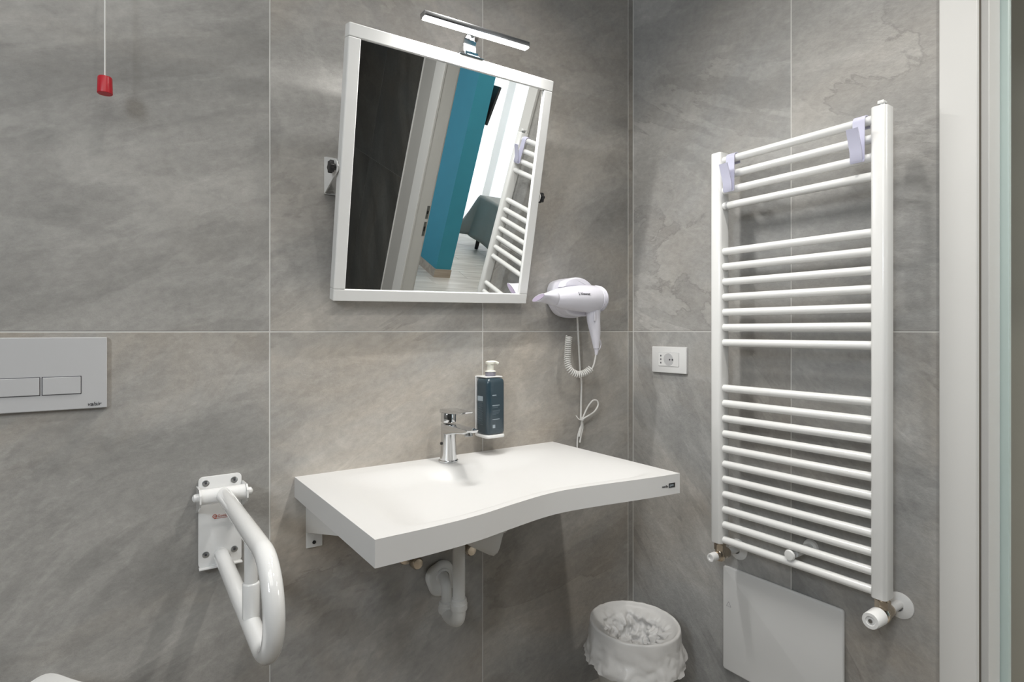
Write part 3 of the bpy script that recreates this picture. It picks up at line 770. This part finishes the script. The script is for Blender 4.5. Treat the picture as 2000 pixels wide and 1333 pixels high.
# hooks over the top bars
for (yk, lab) in ((0.6745, 'lavender plastic towel hook at the right end of the top radiator bars'), (1.0215, 'lavender plastic towel hook at the left end of the top radiator bars')):
    h_ = thing('towel_hook', lab, 'hook', (1.46, yk, 1.60), 'hooks on the radiator')
    zc = 1.6975; cx_ = 1.4735; r = 0.0122; th = 0.0026
    inner = []; outer = []
    cl = [(cx_ + r + 0.001, zc - 0.014)]
    for k in range(0, 19):
        a_ = math.radians(-10 + 200 * k / 18); cl.append((cx_ + (r + th / 2) * math.cos(a_), zc + (r + th / 2) * math.sin(a_)))
    cl += [(cx_ - r - 0.0015, zc - 0.03), (cx_ - r - 0.0025, zc - 0.092)]
    cl += [(cx_ - r - 0.0045, zc - 0.0965), (cx_ - r - 0.012, zc - 0.098), (cx_ - r - 0.0145, zc - 0.094), (cx_ - r - 0.015, zc - 0.074), (cx_ - r - 0.034, zc - 0.022)]
    C2 = [Vector((p[0], 0, p[1])) for p in cl]; L_, R_ = [], []
    for k, p in enumerate(C2):
        d_ = (C2[min(k + 1, len(C2) - 1)] - C2[max(k - 1, 0)]).normalized(); n_ = Vector((-d_.z, 0, d_.x))
        L_.append(p + n_ * th / 2); R_.append(p - n_ * th / 2)
    t = bmesh.new(); hw = 0.0135
    ringsv = [[t.verts.new(q + Vector((0, yk + s * hw, 0))) for q, s in ((l, -1), (l, 1), (r_, 1), (r_, -1))] for l, r_ in zip(L_, R_)]
    nst = len(ringsv) - 7

    def strip(rs):
        t2 = bmesh.new(); vv = [[t2.verts.new(v.co) for v in rg] for rg in rs]
        for a2, b2 in zip(vv, vv[1:]):
            for k in range(4): t2.faces.new((a2[k], a2[(k + 1) % 4], b2[(k + 1) % 4], b2[k]))
        t2.faces.new(vv[0][::-1]); t2.faces.new(vv[-1]); bmesh.ops.recalc_face_normals(t2, faces=t2.faces); return MB()._merge(t2)
    strip(ringsv[:nst + 2]).obj('clip', 'plastic_lav', h_, angle=35)
    strip(ringsv[nst + 1:]).obj('prong', 'plastic_lav', h_, angle=35)
    t.free()

# access panel low on the right wall
ap = thing('access_panel', 'plain white access panel on the wall under the radiator', 'panel', (XR, 0.936, 0.167))
oc = [(XR, 0.936 + p[0], 0.3255 + p[1]) for p in rrect(0.3595, 0.317, 0.008, 4)]
MB().prism(oc, (-0.012, 0, 0), 0.005, 3).obj('panel', 'plastic', ap)
for (yk, zk) in ((1.094, 0.372), (0.776, 0.193)):
    m_ = MB(); s = 0.0075
    tri = [(XR - 0.0118, yk + s, zk - s), (XR - 0.0118, yk - s, zk - s), (XR - 0.0118, yk, zk + s)]
    for a_, b_ in zip(tri, tri[1:] + tri[:1]): m_.tube([a_, b_], 0.0006, 6)
    m_.obj('arrow_mark', 'collar', ap)

# ------------------------------------------------------------------ socket
sk = thing('power_socket', 'white rectangular power socket plate between the corner and the radiator', 'socket', (XR, 1.328, 1.06))
oc = [(XR - 0.0005, 1.3285 + p[0], 1.1057 + p[1]) for p in rrect(0.1468, 0.0885, 0.003, 3)]
MB().prism(oc, (-0.009, 0, 0), 0.002, 2).obj('plate', 'plastic', sk)
oc = [(XR - 0.0085, 1.328 + p[0], 1.107 + p[1]) for p in rrect(0.088, 0.0475, 0.002, 3)]
MB().prism(oc, (-0.0012, 0, 0)).obj('module_gap', 'plastic_grey', sk)
oc = [(XR - 0.0095, 1.328 + p[0], 1.107 + p[1]) for p in rrect(0.0855, 0.045, 0.002, 3)]
MB().prism(oc, (-0.0015, 0, 0)).obj('module', 'plastic', sk)
MB().lathe([(0.0195, 0), (0.0205, 0.0008), (0.0215, 0)], (XR - 0.0109, 1.3275, 1.107), (-1, 0, 0), 32).obj('schuko_ring', 'plastic_grey', sk)
MB().cyl((XR - 0.0095, 1.3275, 1.107), (XR - 0.01125, 1.3275, 1.107), 0.0193, seg=32).obj('schuko_well', 'plastic_grey', sk)
m_ = MB()
for zk in (1.119, 1.107, 1.095): m_.box(XR - 0.0115, XR - 0.0108, 1.3585, 1.3625, zk - 0.0028, zk + 0.0028)
m_.obj('pin_holes', 'plastic_shadow', sk, smooth=False)
for yk in (1.3225, 1.3105):
    MB().cyl((XR - 0.010, yk, 1.1065), (XR - 0.0117, yk, 1.1065), 0.0030, seg=14).obj('pin_hole', 'plastic_shadow', sk)

# ------------------------------------------------------------------ hair dryer in its wall holder
hh = thing('dryer_holder', 'white rounded wall holder behind the hair dryer', 'holder', (1.245, YB, 1.26))


def lobe(outline_xz, y0, y1, r):
    return MB().prism([(x, y0, z) for x, z in outline_xz], (0, y1 - y0, 0), r, 4)


bk = crom([(1.165, 0, 1.295), (1.168, 0, 1.345), (1.19, 0, 1.366), (1.25, 0, 1.376), (1.31, 0, 1.364), (1.338, 0, 1.33), (1.345, 0, 1.292), (1.325, 0, 1.262), (1.26, 0, 1.246), (1.20, 0, 1.256), (1.165, 0, 1.295)], 6)[:-1]
lobe([(p.x, p.z) for p in bk], YB - 0.0005, YB - 0.040, 0.012).obj('back_shell', 'plastic_cool', hh, angle=60)
tl_ = crom([(1.185, 0, 1.343), (1.195, 0, 1.362), (1.23, 0, 1.3745), (1.27, 0, 1.372), (1.302, 0, 1.355), (1.312, 0, 1.335), (1.25, 0, 1.345), (1.185, 0, 1.343)], 6)[:-1]
lobe([(p.x, p.z) for p in tl_], YB - 0.038, YB - 0.072, 0.005).obj('top_lip', 'plastic_cool', hh, angle=60)
bl_ = crom([(1.165, 0, 1.292), (1.20, 0, 1.293), (1.25, 0, 1.292), (1.30, 0, 1.288), (1.315, 0, 1.27), (1.28, 0, 1.252), (1.215, 0, 1.252), (1.182, 0, 1.268), (1.165, 0, 1.292)], 6)[:-1]
lobe([(p.x, p.z) for p in bl_], YB - 0.038, YB - 0.085, 0.008).obj('lower_cradle', 'plastic_cool', hh, angle=60)
# holder's mains cord runs down behind the basin, tied in a loop
MB().tube(crom([(1.285, YB - 0.018, 1.262), (1.293, YB - 0.015, 1.19), (1.303, YB - 0.012, 1.08), (1.310, YB - 0.012, 1.03), (1.3085, YB - 0.012, 0.975), (1.305, YB - 0.015, 0.93), (1.3035, YB - 0.015, 0.905)], 6), 0.0030, 8).obj('mains_cord', 'cord', hh)
MB().tube(crom([(1.308, YB - 0.012, 0.885), (1.300, YB - 0.012, 0.868), (1.294, YB - 0.010, 0.84), (1.293, YB - 0.010, 0.775)], 6), 0.0028, 8).obj('mains_cord', 'cord', hh)
MB().tube(crom([(1.300, YB - 0.020, 0.905), (1.318, YB - 0.026, 0.915), (1.352, YB - 0.028, 0.930), (1.370, YB - 0.028, 0.950), (1.366, YB - 0.028, 0.966), (1.348, YB - 0.026, 0.968), (1.325, YB - 0.024, 0.945), (1.308, YB - 0.018, 0.905), (1.304, YB - 0.017, 0.875), (1.296, YB - 0.016, 0.850)], 8), 0.0028, 8).obj('cord_loop', 'cord', hh)
MB().tube(crom([(1.306, YB - 0.018, 0.915), (1.312, YB - 0.016, 0.88), (1.305, YB - 0.016, 0.855), (1.299, YB - 0.016, 0.83)], 6), 0.0028, 8).obj('cord_loop', 'cord', hh)
MB().tube(crom([(1.282, YB - 0.016, 0.922), (1.290, YB - 0.022, 0.910), (1.303, YB - 0.026, 0.905), (1.316, YB - 0.02, 0.910)], 6), 0.0016, 6).obj('cord_tie', 'cord', hh)

hd = thing('hair_dryer', 'lilac-white hair dryer hung nozzle-left in the wall holder', 'hair dryer', (1.26, 1.39, 1.20))
A0 = Vector((1.316, 1.395, 1.306)); A1 = Vector((1.108, 1.395, 1.304)); AX = (A1 - A0)
MB().lathe([(0.034, 0.030), (0.0425, 0.034), (0.0435, 0.06), (0.0410, 0.10), (0.0350, 0.15), (0.0300, 0.18), (0.0265, 0.192), (0.025, 0.196), (0, 0.196)], A0, AX, 36).obj('barrel', 'plastic_cool', hd)
cap = MB().lathe([(0, 0), (0.026, 0.0005), (0.035, 0.005), (0.0405, 0.014), (0.0425, 0.033), (0.036, 0.034)], A0, AX, 36).obj('rear_grille', 'plastic_cool', hd)
m_ = MB()
for k in range(5):
    s_ = 0.004 + 0.006 * k; rr_ = (0.0338, 0.0385, 0.0410, 0.0416, 0.0422)[k]
    m_.lathe([(rr_ - 0.001, s_ - 0.001), (rr_ + 0.0016, s_), (rr_ - 0.001, s_ + 0.001)], A0, AX, 36)
m_.obj('grille_ribs', 'plastic_cool', cap)
# flattened concentrator nozzle
t = bmesh.new(); ringsn = []
for s_, hw, hh_, dz_, dy_ in ((0.0, 0.0250, 0.0250, 0, 0), (0.012, 0.0235, 0.0250, 0.0, 0), (0.030, 0.0175, 0.0265, 0.0, 0.0), (0.052, 0.0110, 0.0295, -0.001, 0.0), (0.066, 0.0092, 0.0305, -0.001, 0.0)):
    c_ = A0 + AX.normalized() * (0.192 + s_)
    ringsn.append([t.verts.new((c_.x + 0.0 * k, c_.y + dy_ + hh_ * math.cos(2 * PI * k / 28), c_.z + dz_ + hw * 1.0 * math.sin(2 * PI * k / 28) - 0.26 * hh_ * math.cos(2 * PI * k / 28) * (s_ / 0.068))) for k in range(28)])
for a_, b_ in zip(ringsn, ringsn[1:]):
    for k in range(28): t.faces.new((a_[k], a_[(k + 1) % 28], b_[(k + 1) % 28], b_[k]))
bmesh.ops.recalc_face_normals(t, faces=t.faces)
nzl = MB()._merge(t).obj('nozzle', 'plastic_cool', hd, angle=60)
sd = nzl.modifiers.new('wall', 'SOLIDIFY'); sd.thickness = 0.0015
c_ = A0 + AX.normalized() * (0.192 + 0.0665)
t = bmesh.new(); vv = [t.verts.new((c_.x, c_.y + 0.0290 * math.cos(2 * PI * k / 24), c_.z - 0.001 + 0.0076 * math.sin(2 * PI * k / 24) - 0.26 * 0.0290 * math.cos(2 * PI * k / 24))) for k in range(24)]
t.faces.new(vv); MB()._merge(t).obj('nozzle_slot', 'plastic_lilac', nzl, smooth=False)
hp = crom([(1.283, 1.395, 1.300), (1.278, 1.394, 1.272), (1.277, 1.393, 1.24), (1.283, 1.392, 1.20), (1.286, 1.391, 1.165), (1.287, 1.391, 1.148)], 6)
hr = []
for k in range(len(hp)):
    u = k / (len(hp) - 1); hr.append(0.026 - 0.004 * sm(0, .35, u) - 0.0125 * sm(0.3, 1.0, u))
hn = MB().tube(hp, hr, 24).obj('handle', 'plastic_cool', hd, angle=60)
m_ = MB()
for k in range(14):
    i = 6 + k; p = hp[i]; m_.tube([p + Vector((hr[i] * 0.55 + 0.001, -hr[i] * 0.80, 0)), p + Vector((hr[i] * 0.97, -hr[i] * 0.25, 0)), p + Vector((hr[i] * 0.97, hr[i] * 0.3, 0))], 0.0008, 5)
m_.obj('grip_ribs', 'plastic_cool', hn)
MB().box(1.2595, 1.2675, 1.3695, 1.374, 1.235, 1.262, 0.0015, mtx=None).obj('switch', 'plastic_cool', hn)
MB().tube(crom([(1.287, 1.391, 1.152), (1.288, 1.391, 1.135), (1.287, 1.392, 1.127)], 4), [0.0075 - 0.0004 * k for k in range(9)], 16).obj('strain_relief', 'plastic_cool', hd)
MB().tube([(1.293, 1.386, 1.185), (1.301, 1.386, 1.172), (1.304, 1.387, 1.160), (1.301, 1.388, 1.148), (1.293, 1.389, 1.14)], 0.0014, 6).obj('hanging_loop', 'plastic_cool', hd)
MB().tube(crom([(1.287, 1.392, 1.13), (1.283, 1.396, 1.10), (1.279, 1.402, 1.083), (1.275, 1.41, 1.078)], 5), 0.0026, 8).obj('cord_lead', 'cord', hd)
# coiled cord
cp = crom([(1.278, 1.405, 1.084), (1.262, 1.415, 1.070), (1.240, 1.425, 1.0645), (1.217, 1.435, 1.078), (1.2105, 1.442, 1.105), (1.216, 1.448, 1.14), (1.226, 1.455, 1.172), (1.234, 1.462, 1.198), (1.245, 1.470, 1.225)], 40)
cp = cp[:-60]
tot = 0; ln = [0]
for a_, b_ in zip(cp, cp[1:]): tot += (b_ - a_).length; ln.append(tot)
turns = 30; pts = []
for i in range(turns * 11 + 1):
    s_ = tot * i / (turns * 11)
    k = max(j for j in range(len(ln)) if ln[j] <= s_ + 1e-9); k = min(k, len(cp) - 2)
    f_ = (s_ - ln[k]) / max(1e-9, ln[k + 1] - ln[k]); p = cp[k].lerp(cp[k + 1], f_)
    d_ = (cp[k + 1] - cp[k]).normalized(); n_ = d_.cross(Vector((0, 1, 0))).normalized(); b_ = d_.cross(n_)
    a_ = 2 * PI * i / 11; pts.append(p + (n_ * math.cos(a_) + b_ * math.sin(a_)) * 0.0092)
MB().tube(pts, 0.0023, 6).obj('coiled_cord', 'cord', hd)
# maker's mark on the barrel: a leaf tick and a short word
lm = face_y(1.1836, 1.3585, 1.3186, -0.11)
MB().text('Vinsonet', 0.0112, 0.0005, lm @ Matrix.Translation((0.0080, -0.0040, 0)), sx=0.92).obj('lettering', 'print_dark', hd, smooth=False)
MB().prism([(0, 0.004, 0), (0.002, 0.0045, 0), (0.0045, -0.0045, 0), (0.0058, -0.0005, 0), (0.0062, -0.0045, 0), (0.0038, -0.006, 0)], (0, 0, 0.0006), mtx=lm).obj('leaf_mark', 'print_dark', hd, smooth=False)

# ------------------------------------------------------------------ soap dispenser
sh = thing('soap_holder', 'white wall bracket holding the soap bottle', 'holder', (0.925, YB, 0.895))
MB().box(0.900, 0.962, YB - 0.006, YB - 0.0005, 0.892, 1.070, 0.002).obj('back_plate', 'plastic', sh, smooth=False)
oc = [(0.931 + p[0], 1.464 + p[1], 0.8915) for p in rrect(0.066, 0.070, 0.012, 5)]
MB().prism(oc, (0, 0, 0.010), 0.003).obj('base', 'plastic', sh)
MB().box(0.902, 0.960, 1.440, YB - 0.004, 1.0665, 1.0705, 0.0015).obj('neck_fork', 'plastic', sh, smooth=False)
sb_ = thing('soap_bottle', 'dark slate-blue pump soap bottle hung on the wall above the washbasin', 'soap dispenser', (0.927, 1.462, 0.90))
RB = Matrix.Translation((0.931, 1.4615, 0)) @ Matrix.Rotation(math.radians(4), 4, 'Z')
BW, BD = 0.066, 0.062
t = bmesh.new(); rg = []
for z_, s_ in ((0.9025, 0.90), (0.9045, 0.96), (0.909, 1.0), (1.050, 1.0), (1.058, 0.97), (1.0635, 0.88), (1.0655, 0.70)):
    rg.append([t.verts.new((p[0] * s_, p[1] * s_, z_)) for p in rrect(BW, BD, 0.013, 6)])
for a_, b_ in zip(rg, rg[1:]):
    n = len(a_)
    for k in range(n): t.faces.new((a_[k], a_[(k + 1) % n], b_[(k + 1) % n], b_[k]))
t.faces.new(rg[0][::-1]); t.faces.new(rg[-1]); bmesh.ops.recalc_face_normals(t, faces=t.faces)
MB()._merge(t, RB).obj('bottle', 'bottle', sb_, angle=50)
MB().cyl((0.931, 1.4615, 1.066), (0.931, 1.4615, 1.083), 0.0155, seg=28, bev=0.001).obj('collar', 'collar', sb_)
pu = MB().lathe([(0, 0), (0.0165, 0), (0.0165, 0.002), (0.011, 0.004), (0.0095, 0.016), (0.0095, 0.022), (0.0145, 0.024), (0.0150, 0.029), (0.010, 0.032), (0, 0.0325)], (0.931, 1.4615, 1.083), (0, 0, 1), 28).obj('pump', 'pump', sb_)
MB().tube(crom([(0.931, 1.4615, 1.1105), (0.945, 1.4585, 1.1105), (0.955, 1.456, 1.107)], 4), [0.0055, 0.0054, 0.0052, 0.005, 0.0048, 0.0045, 0.0043, 0.004, 0.0038], 12).obj('spout', 'pump', pu)
# printed label: front text rows and a side column, illegible in the photograph
FM = RB @ Matrix.Translation((0, -BD / 2 - 0.0004, 0)) @ Matrix.Rotation(PI / 2, 4, 'X')
SM = RB @ Matrix.Translation((-BW / 2 - 0.0004, 0, 0)) @ Matrix.Rotation(-PI / 2, 4, 'Z') @ Matrix.Rotation(PI / 2, 4, 'X')


def rows(MX, x0, items, name, m_):
    q = MB()
    for (z_, w_, h_) in items: q.box(x0, x0 + w_, z_ - h_ / 2, z_ + h_ / 2, -0.0002, 0.0002, mtx=MX)
    return q.obj(name, m_, sb_, smooth=False)


rows(FM, -0.016, [(1.0165, 0.014, 0.0028), (0.987, 0.026, 0.0022), (0.9465, 0.026, 0.0014)], 'label_lines', 'print')['kind'] = 'stuff'
rows(FM, -0.016, [(1.0135, 0.017, 0.0007), (0.9835, 0.022, 0.0011), (0.9805, 0.020, 0.0011), (0.9725, 0.028, 0.0012), (0.9695, 0.027, 0.0012), (0.9665, 0.026, 0.0012), (0.9635, 0.022, 0.0012), (0.9605, 0.014, 0.0011), (0.917, 0.034, 0.001)], 'label_lines', 'print_dim')['kind'] = 'stuff'
rows(FM, -0.015, [(0.926, 0.009, 0.010)], 'label_mark', 'print')
rows(SM, -0.018, [(0.998 - 0.0032 * k, (0.024, 0.026, 0.022, 0.025)[k % 4], 0.0010) for k in range(22)], 'label_lines', 'print_dim')['kind'] = 'stuff'
rows(SM, -0.018, [(1.006, 0.026, 0.014)], 'label_mark', 'print')

# ------------------------------------------------------------------ flush plate
fp = thing('flush_plate', 'light grey toilet flush plate with two buttons at the left edge', 'flush plate', (-0.108, YB, 1.044))
MB().box(-0.2165, -0.0009, YB - 0.010, YB - 0.0005, 1.0437, 1.1905, 0.0015, 2).obj('plate', 'plastic_grey', fp, smooth=False)
for x0, x1 in ((-0.1720, -0.1112), (-0.1064, -0.0452)):
    MB().box(x0 - 0.0012, x1 + 0.0012, YB - 0.0106, YB - 0.009, 1.0748, 1.1117).obj('button_gap', 'plastic_shadow', fp, smooth=False)
    MB().box(x0, x1, YB - 0.0125, YB - 0.009, 1.0760, 1.1105, 0.0008, 1).obj('button', 'plastic_grey', fp, smooth=False)
MB().text('valsir', 0.0112, 0.0003, face_y(-0.0345, YB - 0.0105, 1.0492) @ Matrix(((1, 0.25, 0, 0), (0, 1, 0, 0), (0, 0, 1, 0), (0, 0, 0, 1)))).obj('lettering', 'print_dark', fp, smooth=False)

# ------------------------------------------------------------------ pull cord
pc = thing('emergency_pull_cord', 'red-handled emergency pull cord hanging by the left wall area', 'pull cord', (-0.0043, 1.44, 1.683))
MB().lathe([(0, 0), (0.0125, 0.0), (0.0135, 0.001), (0.0125, 0.032), (0.0115, 0.034), (0.002, 0.035), (0, 0.035)], (-0.0043, 1.44, 1.682), (0, 0, 1), 28).obj('handle', 'red', pc)
MB().cyl((-0.0043, 1.44, 1.716), (-0.0050, 1.44, CEIL - 0.012), 0.0016, seg=8).obj('cord', 'cord', pc)
MB().lathe([(0, 0), (0.03, 0), (0.032, 0.012), (0, 0.012)], (-0.0050, 1.44, CEIL - 0.0125), (0, 0, 1), 24).obj('ceiling_switch', 'plastic', pc)

# ------------------------------------------------------------------ fold-down grab bar
gb = thing('grab_bar', 'white fold-down grab bar reaching out from the wall left of the washbasin', 'grab bar', (0.214, YB, 0.66))
oc = [(0.2142 + p[0], YB - 0.0005, 0.7675 + p[1]) for p in rrect(0.0905, 0.2075, 0.010, 5)]
pl_ = MB().prism(oc, (0, -0.005, 0), 0.0012, 2).obj('wall_plate', 'enamel_gloss', gb)
MB().box(0.1690, 0.2595, YB - 0.020, YB - 0.004, 0.6635, 0.6675, 0.0015).obj('lower_flange', 'enamel_gloss', pl_)
for sx, sz in ((0.184, 0.8565), (0.2435, 0.8565), (0.184, 0.6935), (0.2435, 0.6945)):
    s_ = MB().lathe([(0, 0), (0.0075, 0), (0.0075, 0.0008), (0.005, 0.002), (0, 0.0022)], (sx, YB - 0.0055, sz), (0, -1, 0), 20).obj('screw', 'steel', pl_)
    MB().lathe([(0, 0), (0.0028, 0), (0, 0.0003)], (sx, YB - 0.0077, sz), (0, -1, 0), 6).obj('screw_slot', 'plastic_shadow', s_)
XC, YH, ZH = 0.2145, 1.452, 0.836
for x0 in (0.1645, 0.2595):
    fo = [(x0, YB - 0.004, ZH + 0.016), (x0, YH - 0.010, ZH + 0.019), (x0, YH - 0.021, ZH + 0.008), (x0, YH - 0.021, ZH - 0.010), (x0, YH - 0.012, ZH - 0.020), (x0, YB - 0.004, ZH - 0.045)]
    MB().prism(fo, (0.0035, 0, 0)).obj('hinge_cheek', 'enamel_gloss', gb, smooth=False)
MB().cyl((0.1683, YH, ZH), (0.2593, YH, ZH), 0.0175, seg=28).obj('hinge_tube', 'enamel_gloss', gb)
for s in (-1, 1):
    x0 = 0.1645 if s < 0 else 0.263
    MB().lathe([(0, 0), (0.0095, 0), (0.0095, 0.003), (0.0085, 0.009), (0.004, 0.0125), (0, 0.013)], (x0, YH, ZH), (s, 0, 0), 20).obj('cap_nut', 'enamel_gloss', gb)
ZL = 0.690; ZLF = 0.668; rc = (ZH - ZLF) / 2; yc = 0.966 + rc; R = 0.0168
path = [Vector((XC, YH, ZH)), Vector((XC, 1.30, ZH)), Vector((XC, 1.15, ZH))]
for k in range(0, 25):
    a_ = PI / 2 + PI * k / 24; path.append(Vector((XC, yc + rc * math.cos(a_), (ZH + ZLF) / 2 + rc * math.sin(a_))))
path += [Vector((XC, 1.15, ZLF + 0.005)), Vector((XC, 1.30, ZLF + 0.0125)), Vector((XC, YB - 0.024, ZL))]
MB().tube(path, R, 28).obj('bar', 'enamel_gloss', gb)
MB().cyl((XC, YB - 0.030, ZL), (XC, YB - 0.0055, ZL), 0.0145, seg=24).obj('rest_buffer', 'plastic', gb)
MB().cyl((XC, 1.145, ZLF + 0.008), (XC, 1.145, ZH - 0.008), 0.0118, seg=24).obj('strut', 'enamel_gloss', gb)
MB().lathe([(0.0118, 0), (0.0145, 0), (0.0148, 0.002), (0.0148, 0.061), (0.0138, 0.063), (0.0118, 0.064)], (XC, 1.145, ZLF + 0.016), (0, 0, 1), 24).obj('sleeve', 'enamel_gloss', gb)
# small red emblem on the plate
em = face_y(0.2025, YB - 0.0062, 0.7745)
m_ = MB()
m_.lathe([(0.0032, 0), (0.0042, 0.0003), (0.0048, 0)], (0, 0, 0), (0, 0, 1), 20, mtx=em @ Matrix.Translation((0.0, 0.0035, 0)))
m_.box(-0.001, 0.003, 0.0028, 0.0042, -0.0001, 0.0003, mtx=em)
m_.text('Goman', 0.008, 0.0002, em @ Matrix.Translation((0.006, 0.0008, 0)))
m_.box(-0.001, 0.028, -0.0022, -0.0014, -0.0001, 0.0002, mtx=em)
m_.obj('emblem', 'print_red', pl_, smooth=False)

# ------------------------------------------------------------------ toilet (only the lid's back edge shows)
tl = thing('toilet', 'white wall-hung toilet below the flush plate, its lid tip at the bottom edge', 'toilet', (-0.10, YB, 0.2))


def egg(w_, y_back, y_front, n=48):
    o_ = []
    for k in range(n):
        a_ = 2 * PI * k / n; c_, s_ = math.cos(a_), math.sin(a_)
        v = (1 - s_) / 2
        width = w_ * (0.36 + 0.64 * sm(0.0, 0.5, v))
        o_.append((-0.0985 + width * c_, y_back + (y_front - y_back) * v))
    return o_


lid = MB().prism([(x, y_, 0.524) for x, y_ in egg(0.165, 1.450, 0.98)], (0, 0, 0.016), 0.005, 3).obj('lid', 'ceramic', tl)
MB().prism([(x, y_, 0.505) for x, y_ in egg(0.162, 1.445, 0.985)], (0, 0, 0.017), 0.005, 3).obj('seat', 'ceramic', tl)
t = bmesh.new(); rg = []
for z_, s_, yb_, yf in ((0.504, 0.158, 1.499, 0.99), (0.47, 0.158, 1.499, 0.99), (0.40, 0.14, 1.499, 1.02), (0.30, 0.115, 1.499, 1.10), (0.22, 0.10, 1.499, 1.22), (0.20, 0.09, 1.499, 1.28)):
    rg.append([t.verts.new((x, y_, z_)) for x, y_ in egg(s_, yb_, yf)])
for a_, b_ in zip(rg, rg[1:]):
    for k in range(len(a_)): t.faces.new((a_[k], a_[(k + 1) % len(a_)], b_[(k + 1) % len(b_)], b_[k]))
t.faces.new(rg[0]); t.faces.new(rg[-1][::-1]); bmesh.ops.recalc_face_normals(t, faces=t.faces)
MB()._merge(t).obj('bowl', 'ceramic', tl, angle=60)

# ------------------------------------------------------------------ waste bin with bag
bc = Vector((1.340, 1.275, 0.0)); RT = 0.134; ZRIM = 0.300
bn = thing('waste_bin', 'off-white round waste bin standing in the corner under the washbasin', 'waste bin', (bc.x, bc.y, 0))
MB().lathe([(0, 0.0), (0.092, 0.0), (0.096, 0.004), (0.128, ZRIM - 0.015), (RT, ZRIM - 0.008), (RT, ZRIM - 0.002), (RT - 0.004, ZRIM), (RT - 0.007, ZRIM - 0.006), (0.124, ZRIM - 0.02), (0.092, 0.006), (0, 0.005)], bc, (0, 0, 1), 64).obj('body', 'bin', bn)


def bagf(u, v):
    a_ = 2 * PI * u; ca, sa = math.cos(a_), math.sin(a_)
    nz_ = lambda s, k: mnoise.noise(Vector((ca * s + k, sa * s, v * 2.2 + k)))
    crease = abs(mnoise.noise(Vector((ca * 2.6, sa * 2.6, v * 5.0)))) + 0.5 * abs(mnoise.noise(Vector((ca * 6, sa * 6, v * 11 + 3))))
    tilt = 0.006 * math.cos(a_ - 2.2)
    if v < 0.36:                                   # skirt outside, hem upward
        s_ = v / 0.36
        hem = 0.203 + 0.016 * mnoise.noise(Vector((ca * 1.6, sa * 1.6, 9))) + 0.007 * mnoise.noise(Vector((ca * 7, sa * 7, 2)))
        z = hem + (ZRIM + 0.004 + tilt - hem) * s_
        r = RT + 0.0035 + (0.010 + 0.022 * crease) * (1 - s_) ** 0.7 * (0.25 + 0.75 * (1 - s_)) + 0.006 * math.sin(PI * s_) * nz_(2, 5) - 0.016 * sm(0.25, 0.0, s_) * 0
    elif v < 0.42:
        s_ = (v - 0.36) / 0.06
        r = RT + 0.0035 - 0.010 * s_; z = ZRIM + 0.004 + tilt + 0.0025 * math.sin(PI * s_) + 0.0015 * nz_(9, 1)
    else:
        s_ = (v - 0.42) / 0.58
        r = (RT - 0.0065) * (1 - 0.55 * s_) - (0.004 + 0.045 * crease * sm(0, .3, s_)) * min(1, 6 * s_)
        z = ZRIM + 0.004 + tilt * (1 - s_) - 0.115 * s_ ** 0.9 + 0.03 * s_ * (crease - 0.25)
        if s_ > 0.8: r *= max(0.0, (1 - s_) / 0.2) ** 0.6; z += 0.012 * crease
    return Vector((bc.x + r * ca, bc.y + r * sa, z))


o = MB().grid(bagf, 150, 70, closed_u=True).obj('bin_liner_bag', 'bag', angle=180)
tag(o, 'crinkled white bin bag folded over the rim of the waste bin', 'bag')
